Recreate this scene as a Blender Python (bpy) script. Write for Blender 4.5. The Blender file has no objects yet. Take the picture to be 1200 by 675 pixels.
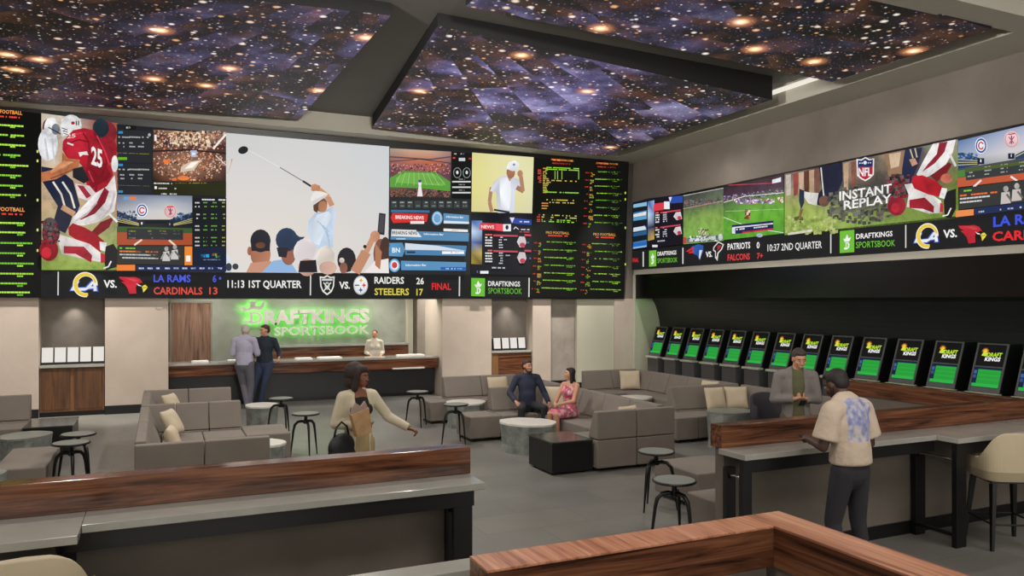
import bpy, bmesh, math, random
from mathutils import Vector, Matrix
random.seed(7)
scene = bpy.context.scene
COL = scene.collection
PI = math.pi

# ------------------------------------------------------------------ camera (level, turned 24.5 degrees to the right)
FPX, CAMH, HOR, YAW = 907.6, 2.35, 353.0, math.radians(24.5)
cs, sn = math.cos(YAW), math.sin(YAW)
camd = bpy.data.cameras.new('camera'); cam = bpy.data.objects.new('camera', camd); COL.objects.link(cam)
camd.sensor_width = 36; camd.lens = FPX / 1200 * 36
camd.shift_y = (HOR - 337.5) / 1200
camd.clip_start = 0.05; camd.clip_end = 200
cam.location = (0, 0, CAMH); cam.rotation_euler = (PI / 2, 0, -YAW)
scene.camera = cam
def ray(u, v):
    a = (u - 600) / FPX
    return Vector((sn + a * cs, cs - a * sn, (HOR - v) / FPX))
def onz(u, v, z): d = ray(u, v); t = (z - CAMH) / d.z; return Vector((0, 0, CAMH)) + d * t
def ony(u, v, y): d = ray(u, v); t = y / d.y; return Vector((0, 0, CAMH)) + d * t
def onx(u, v, x): d = ray(u, v); t = x / d.x; return Vector((0, 0, CAMH)) + d * t

# ------------------------------------------------------------------ colours and materials
def lin(c):
    if isinstance(c, str):
        c = [int(c[i:i + 2], 16) for i in (0, 2, 4)]
    r = []
    for k in c[:3]:
        k = k / 255
        r.append(k / 12.92 if k <= .04045 else ((k + .055) / 1.055) ** 2.4)
    return (*r, 1)
MATS = {}
def newmat(name):
    m = bpy.data.materials.new(name); m.use_nodes = True
    nt = m.node_tree; b = nt.nodes['Principled BSDF']
    return m, nt, b
def N(nt, t, **kw):
    n = nt.nodes.new(t)
    for k, v in kw.items():
        if k.startswith('i_'):
            n.inputs[k[2:]].default_value = v
        else: setattr(n, k, v)
    return n
def coords(nt, scale=(1, 1, 1), kind='Object', rot=(0, 0, 0)):
    tc = N(nt, 'ShaderNodeTexCoord'); mp = N(nt, 'ShaderNodeMapping')
    mp.inputs['Scale'].default_value = scale; mp.inputs['Rotation'].default_value = rot
    nt.links.new(tc.outputs[kind], mp.inputs['Vector']); return mp.outputs['Vector']
def ramp(nt, fac, stops):
    r = N(nt, 'ShaderNodeValToRGB'); cr = r.color_ramp
    while len(cr.elements) < len(stops): cr.elements.new(.5)
    for e, (p, c) in zip(cr.elements, stops): e.position = p; e.color = c if len(c) == 4 and not isinstance(c, str) else lin(c)
    nt.links.new(fac, r.inputs['Fac']); return r.outputs['Color']
def plain(name, col, rough=.5, metal=0, spec=.5, var=.12, scale=6, bump=0, bscale=60):
    if name in MATS: return MATS[name]
    m, nt, b = newmat(name)
    c = lin(col)
    v = coords(nt)
    n = N(nt, 'ShaderNodeTexNoise', i_Scale=scale, i_Detail=4.0); nt.links.new(v, n.inputs['Vector'])
    lo = tuple(x * (1 - var) for x in c[:3]) + (1,); hi = tuple(min(1, x * (1 + var)) for x in c[:3]) + (1,)
    nt.links.new(ramp(nt, n.outputs['Fac'], [(.3, lo), (.7, hi)]), b.inputs['Base Color'])
    b.inputs['Roughness'].default_value = rough; b.inputs['Metallic'].default_value = metal
    b.inputs['Specular IOR Level'].default_value = spec
    if bump:
        n2 = N(nt, 'ShaderNodeTexNoise', i_Scale=bscale, i_Detail=3.0); nt.links.new(v, n2.inputs['Vector'])
        bp = N(nt, 'ShaderNodeBump', i_Strength=bump, i_Distance=.01)
        nt.links.new(n2.outputs['Fac'], bp.inputs['Height']); nt.links.new(bp.outputs['Normal'], b.inputs['Normal'])
    MATS[name] = m; return m
def glow(name, col, strength=1.0):
    if name in MATS: return MATS[name]
    m, nt, b = newmat(name)
    b.inputs['Base Color'].default_value = (0, 0, 0, 1)
    b.inputs['Emission Color'].default_value = lin(col); b.inputs['Emission Strength'].default_value = strength
    MATS[name] = m; return m
def wood(name, c0, c1, c2, axis=0, rough=.35, freq=1.0):
    """walnut: long streaks along one axis, darker veins, slight waviness"""
    m, nt, b = newmat(name)
    sc = [9 * freq] * 3; sc[axis] = .55 * freq
    v = coords(nt, sc)
    n1 = N(nt, 'ShaderNodeTexNoise', i_Scale=1.3, i_Detail=6.0, i_Roughness=.62, i_Distortion=1.2); nt.links.new(v, n1.inputs['Vector'])
    sc2 = [55 * freq] * 3; sc2[axis] = 1.2 * freq
    v2 = coords(nt, sc2)
    n2 = N(nt, 'ShaderNodeTexNoise', i_Scale=1.0, i_Detail=3.0); nt.links.new(v2, n2.inputs['Vector'])
    mx = N(nt, 'ShaderNodeMath', operation='MULTIPLY_ADD'); mx.inputs[1].default_value = .35
    nt.links.new(n2.outputs['Fac'], mx.inputs[0])
    sb = N(nt, 'ShaderNodeMath', operation='SUBTRACT'); sb.inputs[1].default_value = .17
    nt.links.new(n1.outputs['Fac'], sb.inputs[0]); nt.links.new(sb.outputs[0], mx.inputs[2])
    nt.links.new(ramp(nt, mx.outputs[0], [(.33, c0), (.47, c1), (.68, c2)]), b.inputs['Base Color'])
    b.inputs['Roughness'].default_value = rough
    MATS[name] = m; return m
def concrete(name, lo, hi, rough=.7, scale=.9, bump=.15):
    m, nt, b = newmat(name)
    v = coords(nt)
    n = N(nt, 'ShaderNodeTexNoise', i_Scale=scale, i_Detail=7.0, i_Roughness=.6, i_Distortion=.4); nt.links.new(v, n.inputs['Vector'])
    nt.links.new(ramp(nt, n.outputs['Fac'], [(.3, lo), (.72, hi)]), b.inputs['Base Color'])
    b.inputs['Roughness'].default_value = rough
    n2 = N(nt, 'ShaderNodeTexNoise', i_Scale=30.0, i_Detail=4.0); nt.links.new(v, n2.inputs['Vector'])
    bp = N(nt, 'ShaderNodeBump', i_Strength=bump, i_Distance=.01)
    nt.links.new(n2.outputs['Fac'], bp.inputs['Height']); nt.links.new(bp.outputs['Normal'], b.inputs['Normal'])
    MATS[name] = m; return m
def floor_mat():
    m, nt, b = newmat('floor_tiles')
    v = coords(nt, (1, 1, 1))
    br = N(nt, 'ShaderNodeTexBrick', i_Scale=1.0)
    br.inputs['Brick Width'].default_value = 1.2; br.inputs['Row Height'].default_value = .6
    br.inputs['Mortar Size'].default_value = .003; br.inputs['Mortar Smooth'].default_value = .2
    br.inputs['Color1'].default_value = lin('706e69'); br.inputs['Color2'].default_value = lin('78756f'); br.inputs['Mortar'].default_value = lin('504e4a')
    nt.links.new(v, br.inputs['Vector'])
    n = N(nt, 'ShaderNodeTexNoise', i_Scale=1.1, i_Detail=4.0, i_Distortion=.2); nt.links.new(v, n.inputs['Vector'])
    mx = N(nt, 'ShaderNodeMix', data_type='RGBA', blend_type='MULTIPLY'); mx.inputs['Factor'].default_value = 1
    nt.links.new(br.outputs['Color'], mx.inputs['A'])
    nt.links.new(ramp(nt, n.outputs['Fac'], [(.3, (.86, .86, .86, 1)), (.7, (1.06, 1.06, 1.06, 1))]), mx.inputs['B'])
    nt.links.new(mx.outputs['Result'], b.inputs['Base Color'])
    rr = N(nt, 'ShaderNodeMapRange'); rr.inputs['To Min'].default_value = .27; rr.inputs['To Max'].default_value = .42
    n3 = N(nt, 'ShaderNodeTexNoise', i_Scale=.8, i_Detail=1.5); nt.links.new(v, n3.inputs['Vector']); nt.links.new(n3.outputs['Fac'], rr.inputs['Value']); nt.links.new(rr.outputs[0], b.inputs['Roughness'])
    b.inputs['Specular IOR Level'].default_value = .45
    MATS['floor'] = m; return m
def star_mat():
    """printed night sky on the lit stretch ceiling: facets of nebula, many small stars, a few big warm ones"""
    m, nt, b = newmat('starfield_ceiling')
    L = nt.links
    tc = N(nt, 'ShaderNodeTexCoord'); v = tc.outputs['Object']
    sep = N(nt, 'ShaderNodeSeparateXYZ'); L.new(v, sep.inputs[0])
    def math_(op, a, bb=None, c=None):
        n = N(nt, 'ShaderNodeMath', operation=op)
        for i, x in enumerate((a, bb, c)):
            if x is None: continue
            if isinstance(x, (int, float)): n.inputs[i].default_value = x
            else: L.new(x, n.inputs[i])
        return n.outputs[0]
    dx = math_('SUBTRACT', sep.outputs['X'], 2.6); dy = math_('SUBTRACT', sep.outputs['Y'], 9.2)
    ang = math_('ARCTAN2', dy, dx)
    fan = math_('FLOOR', math_('MULTIPLY', ang, 7.0))
    zig = math_('FLOOR', math_('MULTIPLY', math_('ADD', math_('MULTIPLY', sep.outputs['X'], .8), math_('MULTIPLY', math_('PINGPONG', sep.outputs['Y'], 1.6), 1.1)), .42))
    fid = math_('ADD', fan, math_('MULTIPLY', zig, 7.3))
    wn = N(nt, 'ShaderNodeTexWhiteNoise', noise_dimensions='1D'); L.new(fid, wn.inputs['W'])
    off = N(nt, 'ShaderNodeVectorMath', operation='MULTIPLY_ADD'); L.new(wn.outputs['Color'], off.inputs[0])
    off.inputs[1].default_value = (2.6, 2.6, 0); L.new(v, off.inputs[2])
    neb = N(nt, 'ShaderNodeTexNoise', i_Scale=.42, i_Detail=9.0, i_Roughness=.62); L.new(off.outputs[0], neb.inputs['Vector'])
    nebc = ramp(nt, neb.outputs['Fac'], [(.42, '120e0f'), (.50, '1f1a26'), (.57, '413c5e'), (.70, '8482a8')])
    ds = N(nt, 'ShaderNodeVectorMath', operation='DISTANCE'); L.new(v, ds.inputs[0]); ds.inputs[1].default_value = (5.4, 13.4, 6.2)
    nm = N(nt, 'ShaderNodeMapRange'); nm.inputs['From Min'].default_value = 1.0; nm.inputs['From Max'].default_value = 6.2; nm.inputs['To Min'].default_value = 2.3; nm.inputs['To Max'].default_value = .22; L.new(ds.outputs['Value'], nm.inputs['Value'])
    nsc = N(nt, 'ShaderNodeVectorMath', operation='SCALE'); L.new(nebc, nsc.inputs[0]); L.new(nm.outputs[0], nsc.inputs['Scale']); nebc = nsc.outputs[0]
    red = N(nt, 'ShaderNodeTexNoise', i_Scale=1.3, i_Detail=5.0); L.new(off.outputs[0], red.inputs['Vector'])
    redc = ramp(nt, red.outputs['Fac'], [(.5, (0, 0, 0, 1)), (.75, (.10, .035, .015, 1))])
    tot = N(nt, 'ShaderNodeMix', data_type='RGBA', blend_type='ADD'); tot.inputs['Factor'].default_value = 1
    L.new(nebc, tot.inputs['A']); L.new(redc, tot.inputs['B'])
    cur = tot.outputs['Result']
    for scale, thr, colA, colB, st in ((13.0, .17, 'b87858', '9c9cc0', .6), (6.0, .17, 'e09858', 'e0dcd8', .8), (3.2, .15, 'f0b070', 'fff4e8', 1.1)):
        vo = N(nt, 'ShaderNodeTexVoronoi', i_Scale=scale); vo.voronoi_dimensions = '2D'
        w = N(nt, 'ShaderNodeVectorMath', operation='ADD'); L.new(v, w.inputs[0]); w.inputs[1].default_value = (scale, 3 * scale, 0)
        L.new(w.outputs[0], vo.inputs['Vector'])
        sepc = N(nt, 'ShaderNodeSeparateColor'); L.new(vo.outputs['Color'], sepc.inputs[0])
        size = math_('MULTIPLY', math_('MULTIPLY', sepc.outputs['Red'], math_('ADD', math_('GREATER_THAN', sepc.outputs['Blue'], .42), .001)), thr * 1.45)
        inten = math_('MAXIMUM', math_('SUBTRACT', 1.0, math_('DIVIDE', vo.outputs['Distance'], size)), 0.0)
        inten = math_('MULTIPLY', math_('MINIMUM', math_('MULTIPLY', inten, 1.5), 1.0), st)
        sc = ramp(nt, sepc.outputs['Green'], [(.1, colA), (.75, colB)])
        a = N(nt, 'ShaderNodeMix', data_type='RGBA', blend_type='ADD')
        L.new(inten, a.inputs['Factor']); L.new(cur, a.inputs['A']); L.new(sc, a.inputs['B']); cur = a.outputs['Result']
    vo = N(nt, 'ShaderNodeTexVoronoi', i_Scale=.55); vo.voronoi_dimensions = '2D'; L.new(v, vo.inputs['Vector'])
    sepc = N(nt, 'ShaderNodeSeparateColor'); L.new(vo.outputs['Color'], sepc.inputs[0])
    on = math_('GREATER_THAN', sepc.outputs['Blue'], .45)
    halo = ramp(nt, vo.outputs['Distance'], [(0.0, (2.0, 1.6, 1.1, 1)), (.035, (1.3, .8, .4, 1)), (.07, (.45, .17, .06, 1)), (.12, (.06, .02, .01, 1)), (.15, (0, 0, 0, 1))])
    a = N(nt, 'ShaderNodeMix', data_type='RGBA', blend_type='ADD'); L.new(on, a.inputs['Factor']); L.new(cur, a.inputs['A']); L.new(halo, a.inputs['B'])
    b.inputs['Base Color'].default_value = (.01, .01, .01, 1); b.inputs['Roughness'].default_value = .6
    L.new(a.outputs['Result'], b.inputs['Emission Color']); b.inputs['Emission Strength'].default_value = .9
    MATS['stars'] = m; return m
def screen_mat(photo=False):
    m, nt, b = newmat('led_screen_photo' if photo else 'led_screen_graphics')
    at = N(nt, 'ShaderNodeAttribute', attribute_name='Col')
    b.inputs['Base Color'].default_value = (.004, .004, .004, 1); b.inputs['Roughness'].default_value = .6; b.inputs['Specular IOR Level'].default_value = .12
    out = at.outputs['Color']
    if photo:
        v = coords(nt); n = N(nt, 'ShaderNodeTexNoise', i_Scale=4.5, i_Detail=8.0, i_Roughness=.68, i_Distortion=.5); nt.links.new(v, n.inputs['Vector'])
        mx = N(nt, 'ShaderNodeMix', data_type='RGBA', blend_type='MULTIPLY'); mx.inputs['Factor'].default_value = 1
        nt.links.new(out, mx.inputs['A']); nt.links.new(ramp(nt, n.outputs['Fac'], [(.32, (.62, .62, .64, 1)), (.5, (.95, .95, .95, 1)), (.7, (1.12, 1.1, 1.08, 1))]), mx.inputs['B']); out = mx.outputs['Result']
    nt.links.new(out, b.inputs['Emission Color']); b.inputs['Emission Strength'].default_value = 1.0
    return m

M = {}
M['floor'] = floor_mat(); M['stars'] = star_mat(); M['screen'] = screen_mat(); M['photo'] = screen_mat(True)
M['plaster'] = concrete('light_plaster', 'a89a8c', 'b8aa9e', .8, .8, .08)
M['cream'] = concrete('cream_plaster', 'a8a492', 'b4b09e', .8, .7, .05)
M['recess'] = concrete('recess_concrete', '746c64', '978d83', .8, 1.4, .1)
M['wallgrey'] = concrete('wall_concrete', '675f57', '7a726a', .8, .7, .2)
M['soffit'] = concrete('soffit_paint', 'b0aca0', 'b8b4a8', .8, .5, .02)
M['tray'] = concrete('tray_paint', '65635e', '6d6b65', .8, .5, .02)
M['darkceil'] = plain('black_ceiling', '0a0a0a', .8)
M['green_wall'] = concrete('reception_wall', '7c7e74', '969a8c', .7, 1.2, .1)
M['fabric'] = plain('taupe_upholstery', '7b7269', .85, var=.06, scale=3, bump=.25, bscale=320)
M['pillow'] = plain('cream_pillow_cloth', 'c4b49a', .9, var=.08, scale=5, bump=.3, bscale=160)
M['black'] = plain('black_metal', '0b0b0c', .38, 0, .5, var=.1)
M['blackgloss'] = plain('black_gloss', '070707', .22, 0, .5, var=.15, scale=.8)
M['charcoal'] = plain('charcoal_panel', '1d1d1e', .4, 0, .5, var=.15, scale=2)
M['kiosk'] = plain('kiosk_shell', '4a484a', .45, 0, .5, var=.1)
M['kioskdark'] = plain('kiosk_side', '0d0f0e', .4, 0, .4, var=.1)
M['silver'] = plain('brushed_silver', 'b4b0a8', .35, .15, .5, var=.05)
M['chrome'] = plain('chrome', 'c8c8c8', .15, 1.0)
M['quartz'] = concrete('quartz_counter', '908e87', 'a09e97', .13, 3.0, .02)
M['marble'] = concrete('white_marble', 'cfcac0', 'e6e2da', .3, 4.0, .02)
M['stump'] = concrete('grey_stone_side', '5c605c', '9aa09a', .45, 5.0, .4)
M['barpanel'] = concrete('bar_concrete', '5e564e', '6e665d', .8, 1.2, .15)
M['walnut_x'] = wood('walnut_along_x', '2a170e', '583524', '80543a', 0, .16)
M['walnut_y'] = wood('walnut_along_y', '2a170e', '583524', '80543a', 1, .16)
M['walnut_z'] = wood('walnut_upright', '4c3424', '745440', '92705a', 2, .5)
M['oak_x'] = wood('light_walnut_x', '6e4430', '94624a', 'b08468', 0)
M['oak_y'] = wood('light_walnut_y', '784a34', '9e684e', 'b88a6c', 1, .4)
M['oak_cap'] = wood('light_walnut_planks', '7e4c34', 'a66c50', 'c08e70', 1, .35, 1.6)
M['cab'] = wood('cabinet_wood', '3a2212', '4e301a', '63401f', 2, .5)
M['cabframe'] = wood('cabinet_frame_wood', '59391f', '6e4827', '7d5530', 2, .5)
M['leather'] = plain('cream_leather', 'b5a68a', .55, var=.05, bump=.1, bscale=200)
M['paper'] = plain('white_paper', 'f0ece6', .7, var=.03)
M['glass'] = plain('table_glass', '9fb0a4', .12, 0, .8, var=.05)

# ------------------------------------------------------------------ mesh builder
class MB:
    def __init__(s): s.v = []; s.f = []; s.m = []; s.mi = 0
    def add(s, vs, fs):
        o = len(s.v); s.v += [Vector(p) for p in vs]; s.f += [[i + o for i in f] for f in fs]; s.m += [s.mi] * len(fs); return s
    def box(s, x0, x1, y0, y1, z0, z1):
        return s.add([(x0, y0, z0), (x1, y0, z0), (x1, y1, z0), (x0, y1, z0), (x0, y0, z1), (x1, y0, z1), (x1, y1, z1), (x0, y1, z1)],
                     [(0, 3, 2, 1), (4, 5, 6, 7), (0, 1, 5, 4), (1, 2, 6, 5), (2, 3, 7, 6), (3, 0, 4, 7)])
    def hexa(s, b, t):   # four bottom and four top corners, counter-clockwise seen from above
        return s.add(list(b) + list(t), [(3, 2, 1, 0), (4, 5, 6, 7), (0, 1, 5, 4), (1, 2, 6, 5), (2, 3, 7, 6), (3, 0, 4, 7)])
    def prism(s, pts, axis, a, b):
        """extrude polygon pts (2D in the other two axes) from a to b along axis"""
        def mk(p, k):
            q = list(p); q.insert(axis, k); return q
        n = len(pts); vs = [mk(p, a) for p in pts] + [mk(p, b) for p in pts]
        return s.add(vs, [list(range(n))[::-1], list(range(n, 2 * n))] + [(i, (i + 1) % n, n + (i + 1) % n, n + i) for i in range(n)])
    def tube(s, path, radii, seg=10, flat=1.0):
        path = [Vector(p) for p in path]
        if isinstance(radii, (int, float)): radii = [radii] * len(path)
        rings = []
        up = Vector((0, 0, 1))
        for i, p in enumerate(path):
            d = (path[min(i + 1, len(path) - 1)] - path[max(i - 1, 0)]).normalized()
            a = d.cross(up)
            if a.length < 1e-3: a = d.cross(Vector((0, 1, 0)))
            a.normalize(); b2 = a.cross(d).normalized()
            rings.append([p + (a * math.cos(2 * PI * k / seg) + b2 * math.sin(2 * PI * k / seg) * flat) * radii[i] for k in range(seg)])
        vs = [q for r in rings for q in r]; fs = []
        for i in range(len(path) - 1):
            for k in range(seg):
                k2 = (k + 1) % seg; fs.append((i * seg + k, i * seg + k2, (i + 1) * seg + k2, (i + 1) * seg + k))
        n = len(path) - 1
        fs += [list(range(seg))[::-1], [n * seg + k for k in range(seg)]]
        return s.add(vs, fs)
    def lathe(s, prof, c=(0, 0, 0), seg=32):
        vs = []; fs = []; n = len(prof)
        for k in range(seg):
            a = 2 * PI * k / seg
            for r, z in prof: vs.append((c[0] + max(r, 1e-4) * math.cos(a), c[1] + max(r, 1e-4) * math.sin(a), c[2] + z))
        for k in range(seg):
            k2 = (k + 1) % seg
            for i in range(n - 1): fs.append((k * n + i, k2 * n + i, k2 * n + i + 1, k * n + i + 1))
        fs += [[k * n for k in range(seg)][::-1], [k * n + n - 1 for k in range(seg)]]
        return s.add(vs, fs)
    def ball(s, c, r, seg=12, rings=8, M3=None):
        c = Vector(c)
        if isinstance(r, (int, float)): r = (r, r, r)
        vs = [Vector((0, 0, -1))]
        for i in range(1, rings):
            t = -PI / 2 + PI * i / rings
            for k in range(seg):
                a = 2 * PI * k / seg; vs.append(Vector((math.cos(t) * math.cos(a), math.cos(t) * math.sin(a), math.sin(t))))
        vs.append(Vector((0, 0, 1)))
        fs = []
        for k in range(seg):
            k2 = (k + 1) % seg
            fs.append((0, 1 + k2, 1 + k)); e = 1 + (rings - 2) * seg
            fs.append((e + k, e + k2, len(vs) - 1))
            for i in range(rings - 2):
                a = 1 + i * seg; fs.append((a + k, a + k2, a + seg + k2, a + seg + k))
        out = []
        for p in vs:
            q = Vector((p.x * r[0], p.y * r[1], p.z * r[2]))
            if M3: q = M3 @ q
            out.append(c + q)
        return s.add(out, fs)
    def build(s, name, mats, parent=None, smooth=False, bevel=0, seg=2, loc=None, rz=0):
        me = bpy.data.meshes.new(name); me.from_pydata([tuple(p) for p in s.v], [], s.f); me.update()
        if not isinstance(mats, (list, tuple)): mats = [mats]
        for m in mats: me.materials.append(m)
        if len(mats) > 1: me.polygons.foreach_set('material_index', s.m)
        if smooth: me.polygons.foreach_set('use_smooth', [True] * len(me.polygons))
        o = bpy.data.objects.new(name, me); COL.objects.link(o)
        if parent: o.parent = parent
        if loc: o.location = loc
        if rz: o.rotation_euler[2] = rz
        if bevel:
            b = o.modifiers.new('soft edges', 'BEVEL'); b.width = bevel; b.segments = seg; b.limit_method = 'ANGLE'; b.angle_limit = .7
            b.harden_normals = False
        return o
def tag(o, label=None, cat=None, group=None, kind=None):
    if label: o['label'] = label
    if cat: o['category'] = cat
    if group: o['group'] = group
    if kind: o['kind'] = kind
    return o
def thing(name, label, cat, loc=(0, 0, 0), rz=0, group=None):
    o = bpy.data.objects.new(name, None); COL.objects.link(o); o.location = loc; o.rotation_euler = (0, 0, rz)
    o.empty_display_size = .2
    return tag(o, label, cat, group)
def kids(o): return [c for c in bpy.data.objects if c.parent == o]
def copy_tree(o, parent=None):
    c = o.copy(); COL.objects.link(c); c.parent = parent
    for ch in kids(o): copy_tree(ch, c)
    return c
def struct(name, mb, mats, **k): return tag(mb.build(name, mats, **k), kind='structure')

# ------------------------------------------------------------------ text and flat artwork for screens and signs
_tc = {}
def text_geo(body, bold=0.0, shear=0.0):
    key = (body, bold, shear)
    if key in _tc: return _tc[key]
    cu = bpy.data.curves.new('lettering', 'FONT'); cu.body = body; cu.offset = bold; cu.shear = shear; cu.resolution_u = 2
    o = bpy.data.objects.new('lettering', cu); COL.objects.link(o)
    dg = bpy.context.evaluated_depsgraph_get(); dg.update()
    me = bpy.data.meshes.new_from_object(o.evaluated_get(dg))
    vs = [tuple(v.co) for v in me.vertices]; fs = [list(p.vertices) for p in me.polygons]
    bpy.data.objects.remove(o); bpy.data.curves.remove(cu); bpy.data.meshes.remove(me)
    xs = [v[0] for v in vs]; x0, x1 = min(xs), max(xs)
    cap = .70
    _tc[key] = ([((v[0] - x0) / (x1 - x0), v[1] / cap) for v in vs], fs)
    return _tc[key]
class Art:
    """flat coloured picture elements, drawn in a 2D frame and laid on a real surface by fmap"""
    def __init__(s, fmap, normal, tr=(0, 0, 1), dl=.0012):
        s.v = []; s.f = []; s.c = []; s.fmap = fmap; s.n = Vector(normal).normalized(); s.tr = tr; s.layer = 0; s.dl = dl
    def P(s, x, y): ox, oy, k = s.tr; return s.fmap(ox + x / k, oy + y / k) + s.n * (s.layer * s.dl)
    def raw(s, pts, faces, cols):
        o = len(s.v); s.v += pts; s.f += [[i + o for i in f] for f in faces]; s.c += cols
    def poly(s, col, pts, up=True):
        if up: s.layer += 1
        p = [s.P(*q) for q in pts]
        c = lin(col)
        if up and len(p) > 4: cc = [tuple(min(1, x * q) for x in c[:3]) + (1,) for q in [random.uniform(.72, 1.15) for _ in p]]
        else: cc = [c] * len(p)
        s.raw(p, [list(range(len(p)))], cc)
    def rect(s, col, x0, y0, x1, y1, up=True): s.poly(col, [(x0, y0), (x1, y0), (x1, y1), (x0, y1)], up)
    def ell(s, col, cx, cy, rx, ry, n=16, a0=0, up=True):
        ca, sa = math.cos(a0), math.sin(a0)
        s.poly(col, [(cx + rx * math.cos(t) * ca - ry * math.sin(t) * sa, cy + rx * math.cos(t) * sa + ry * math.sin(t) * ca) for t in [2 * PI * i / n for i in range(n)]], up)
    def ring(s, col, cx, cy, rx, ry, w, n=24, t0=0, t1=2 * PI):
        s.layer += 1; p = []; k = n + 1
        for i in range(k):
            t = t0 + (t1 - t0) * i / n; p.append(s.P(cx + rx * math.cos(t), cy + ry * math.sin(t)))
        for i in range(k):
            t = t0 + (t1 - t0) * i / n; p.append(s.P(cx + (rx - w) * math.cos(t), cy + (ry - w) * math.sin(t)))
        s.raw(p, [(i, i + 1, k + i + 1, k + i) for i in range(n)], [lin(col)] * len(p))
    def line(s, col, pts, w, up=True):
        if up: s.layer += 1
        for (a, b) in zip(pts[:-1], pts[1:]):
            d = Vector((b[0] - a[0], b[1] - a[1])); d.normalize(); n = Vector((-d.y, d.x)) * w / 2
            s.poly(col, [(a[0] + n.x, a[1] + n.y), (b[0] + n.x, b[1] + n.y), (b[0] - n.x, b[1] - n.y), (a[0] - n.x, a[1] - n.y)], False)
    def grid(s, corners, rows):
        """corners TL, TR, BR, BL; rows of colours blended smoothly"""
        s.layer += 1; nr, nc = len(rows), len(rows[0]); tl, tr_, br, bl = [Vector(c) for c in corners]
        p = []; c = []
        for i in range(nr):
            for j in range(nc):
                a, b = j / (nc - 1), i / (nr - 1)
                q = (tl * (1 - a) + tr_ * a) * (1 - b) + (bl * (1 - a) + br * a) * b
                p.append(s.P(q.x, q.y)); c.append(lin(rows[i][j]))
        s.raw(p, [(i * nc + j, i * nc + j + 1, (i + 1) * nc + j + 1, (i + 1) * nc + j) for i in range(nr - 1) for j in range(nc - 1)], c)
    def dots(s, cols, x0, y0, x1, y1, n, sz, inside=None):
        s.layer += 1
        for _ in range(n):
            x = random.uniform(x0, x1); y = random.uniform(y0, y1)
            if inside and not inside(x, y): continue
            k = sz * random.uniform(.5, 1.3); s.poly(random.choice(cols), [(x - k, y - k * .8), (x + k, y - k), (x + k, y + k * .8), (x - k * .9, y + k)], False)
    def dashes(s, col, x0, y, x1, h, slope=0, fill=.8, w=(1.2, 3.0), gap=.5):
        """a row of tiny unreadable characters"""
        x = x0
        while x < x1 - .3:
            k = random.uniform(*w) * h / 2.2
            if random.random() < fill:
                k = min(k, x1 - x); yy = y + slope * (x - x0)
                s.poly(col, [(x, yy), (x + k, yy + slope * k), (x + k, yy + h + slope * k), (x, yy + h)], False)
            x += k + gap * h / 2.2
    def text(s, col, body, bl, br, cap, bold=.02, shear=0, up=True):
        """baseline from bl to br, capitals cap tall"""
        if up: s.layer += 1
        vs, fs = text_geo(body, bold, shear)
        p = [s.P(bl[0] + (br[0] - bl[0]) * x, bl[1] + (br[1] - bl[1]) * x - y * cap) for x, y in vs]
        s.raw(p, fs, [lin(col)] * len(p))
    def build(s, name, parent=None, mat=None):
        me = bpy.data.meshes.new(name); me.from_pydata([tuple(p) for p in s.v], [], s.f)
        a = me.color_attributes.new('Col', 'FLOAT_COLOR', 'POINT')
        a.data.foreach_set('color', [k for c in s.c for k in c])
        me.materials.append(mat or M['screen']); me.update()
        o = bpy.data.objects.new(name, me); COL.objects.link(o)
        if parent: o.parent = parent
        return o
# ------------------------------------------------------------------ the room
XR, YB, XL, YF = 11.93, 18.10, -5.4, -7.0
ZT, ZS = 6.54, 6.14
f = MB().box(XL - .3, 14.5, YF - .3, 23.5, -.15, 0); struct('floor', f, M['floor'])
f = MB().box(XL - .3, 13.2, YF - .3, 23.5, ZT, ZT + .2); struct('ceiling', f, M['tray'])
f = MB().box(10.97, XR + .9, YF, YB + .6, ZS, ZT - .002); struct('trim_1', f, M['soffit'])
f = MB().box(XL, 10.97, 17.34, YB + .6, ZS, ZT - .002); struct('trim_2', f, M['soffit'])
f = MB().box(XL, 10.97, 6.55, 7.0, ZS, ZT - .002); struct('trim_3', f, M['soffit'])
f = MB().box(XL, -3.97, 7.0, 17.34, ZS, ZT - .002); struct('trim_4', f, M['soffit'])
f = MB().box(XL, 10.97, YF, 6.55, ZT - .06, ZT - .003); struct('trim_5', f, M['darkceil'])
f = MB().box(XL - .3, XL, YF, 23.5, 0, ZT); struct('wall_left', f, M['plaster'])
# cove light strip in the tray, seen in the gap between two star panels
m_cove = glow('cove_light', 'efe8da', 1.0)
tag(MB().box(10.90, 10.968, 8.6, 12.4, 6.40, 6.47).build('cove_light', m_cove), 'thin white cove light strip in the ceiling recess beside the right wall', 'light')

# back wall: full wall above the piers, plaster piers below the video wall
w = MB()
w.box(XL, XR + .1, 18.12, 18.55, 2.40, ZT)
struct('wall_back', w, M['wallgrey'])
piers = [(XL, -2.20, 18.10, 18.55), (-1.02, .18, 18.10, 19.1), (6.36, 7.68, 18.10, 19.45), (8.84, 9.37, 18.10, 18.55), (10.16, 11.30, 18.10, 18.55), (11.302, 11.93, 18.06, 18.56)]
for i, (x0, x1, y0, y1) in enumerate(piers):
    struct('wall_back', MB().box(x0, x1, y0, y1, 0, 2.42), M['plaster'] if i != 4 else M['cream'])
struct('wall_back', MB().box(11.932, 12.9, 18.0, 18.5, 0, 3.08), M['cream'])
for i, (x0, x1) in enumerate([(-2.20, -1.02), (7.68, 8.84), (9.37, 10.16)]):
    struct('wall_recess', MB().box(x0, x1, 18.50 if i != 2 else 18.2, 18.8, 0, 2.42), M['recess'])
bb = MB()
for x0, x1 in [(XL, -2.20), (-1.02, .18), (6.36, 7.68), (8.84, 9.37), (10.16, 11.30)]:
    bb.box(x0, x1, 18.085, 18.099, 0, .18)
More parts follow.
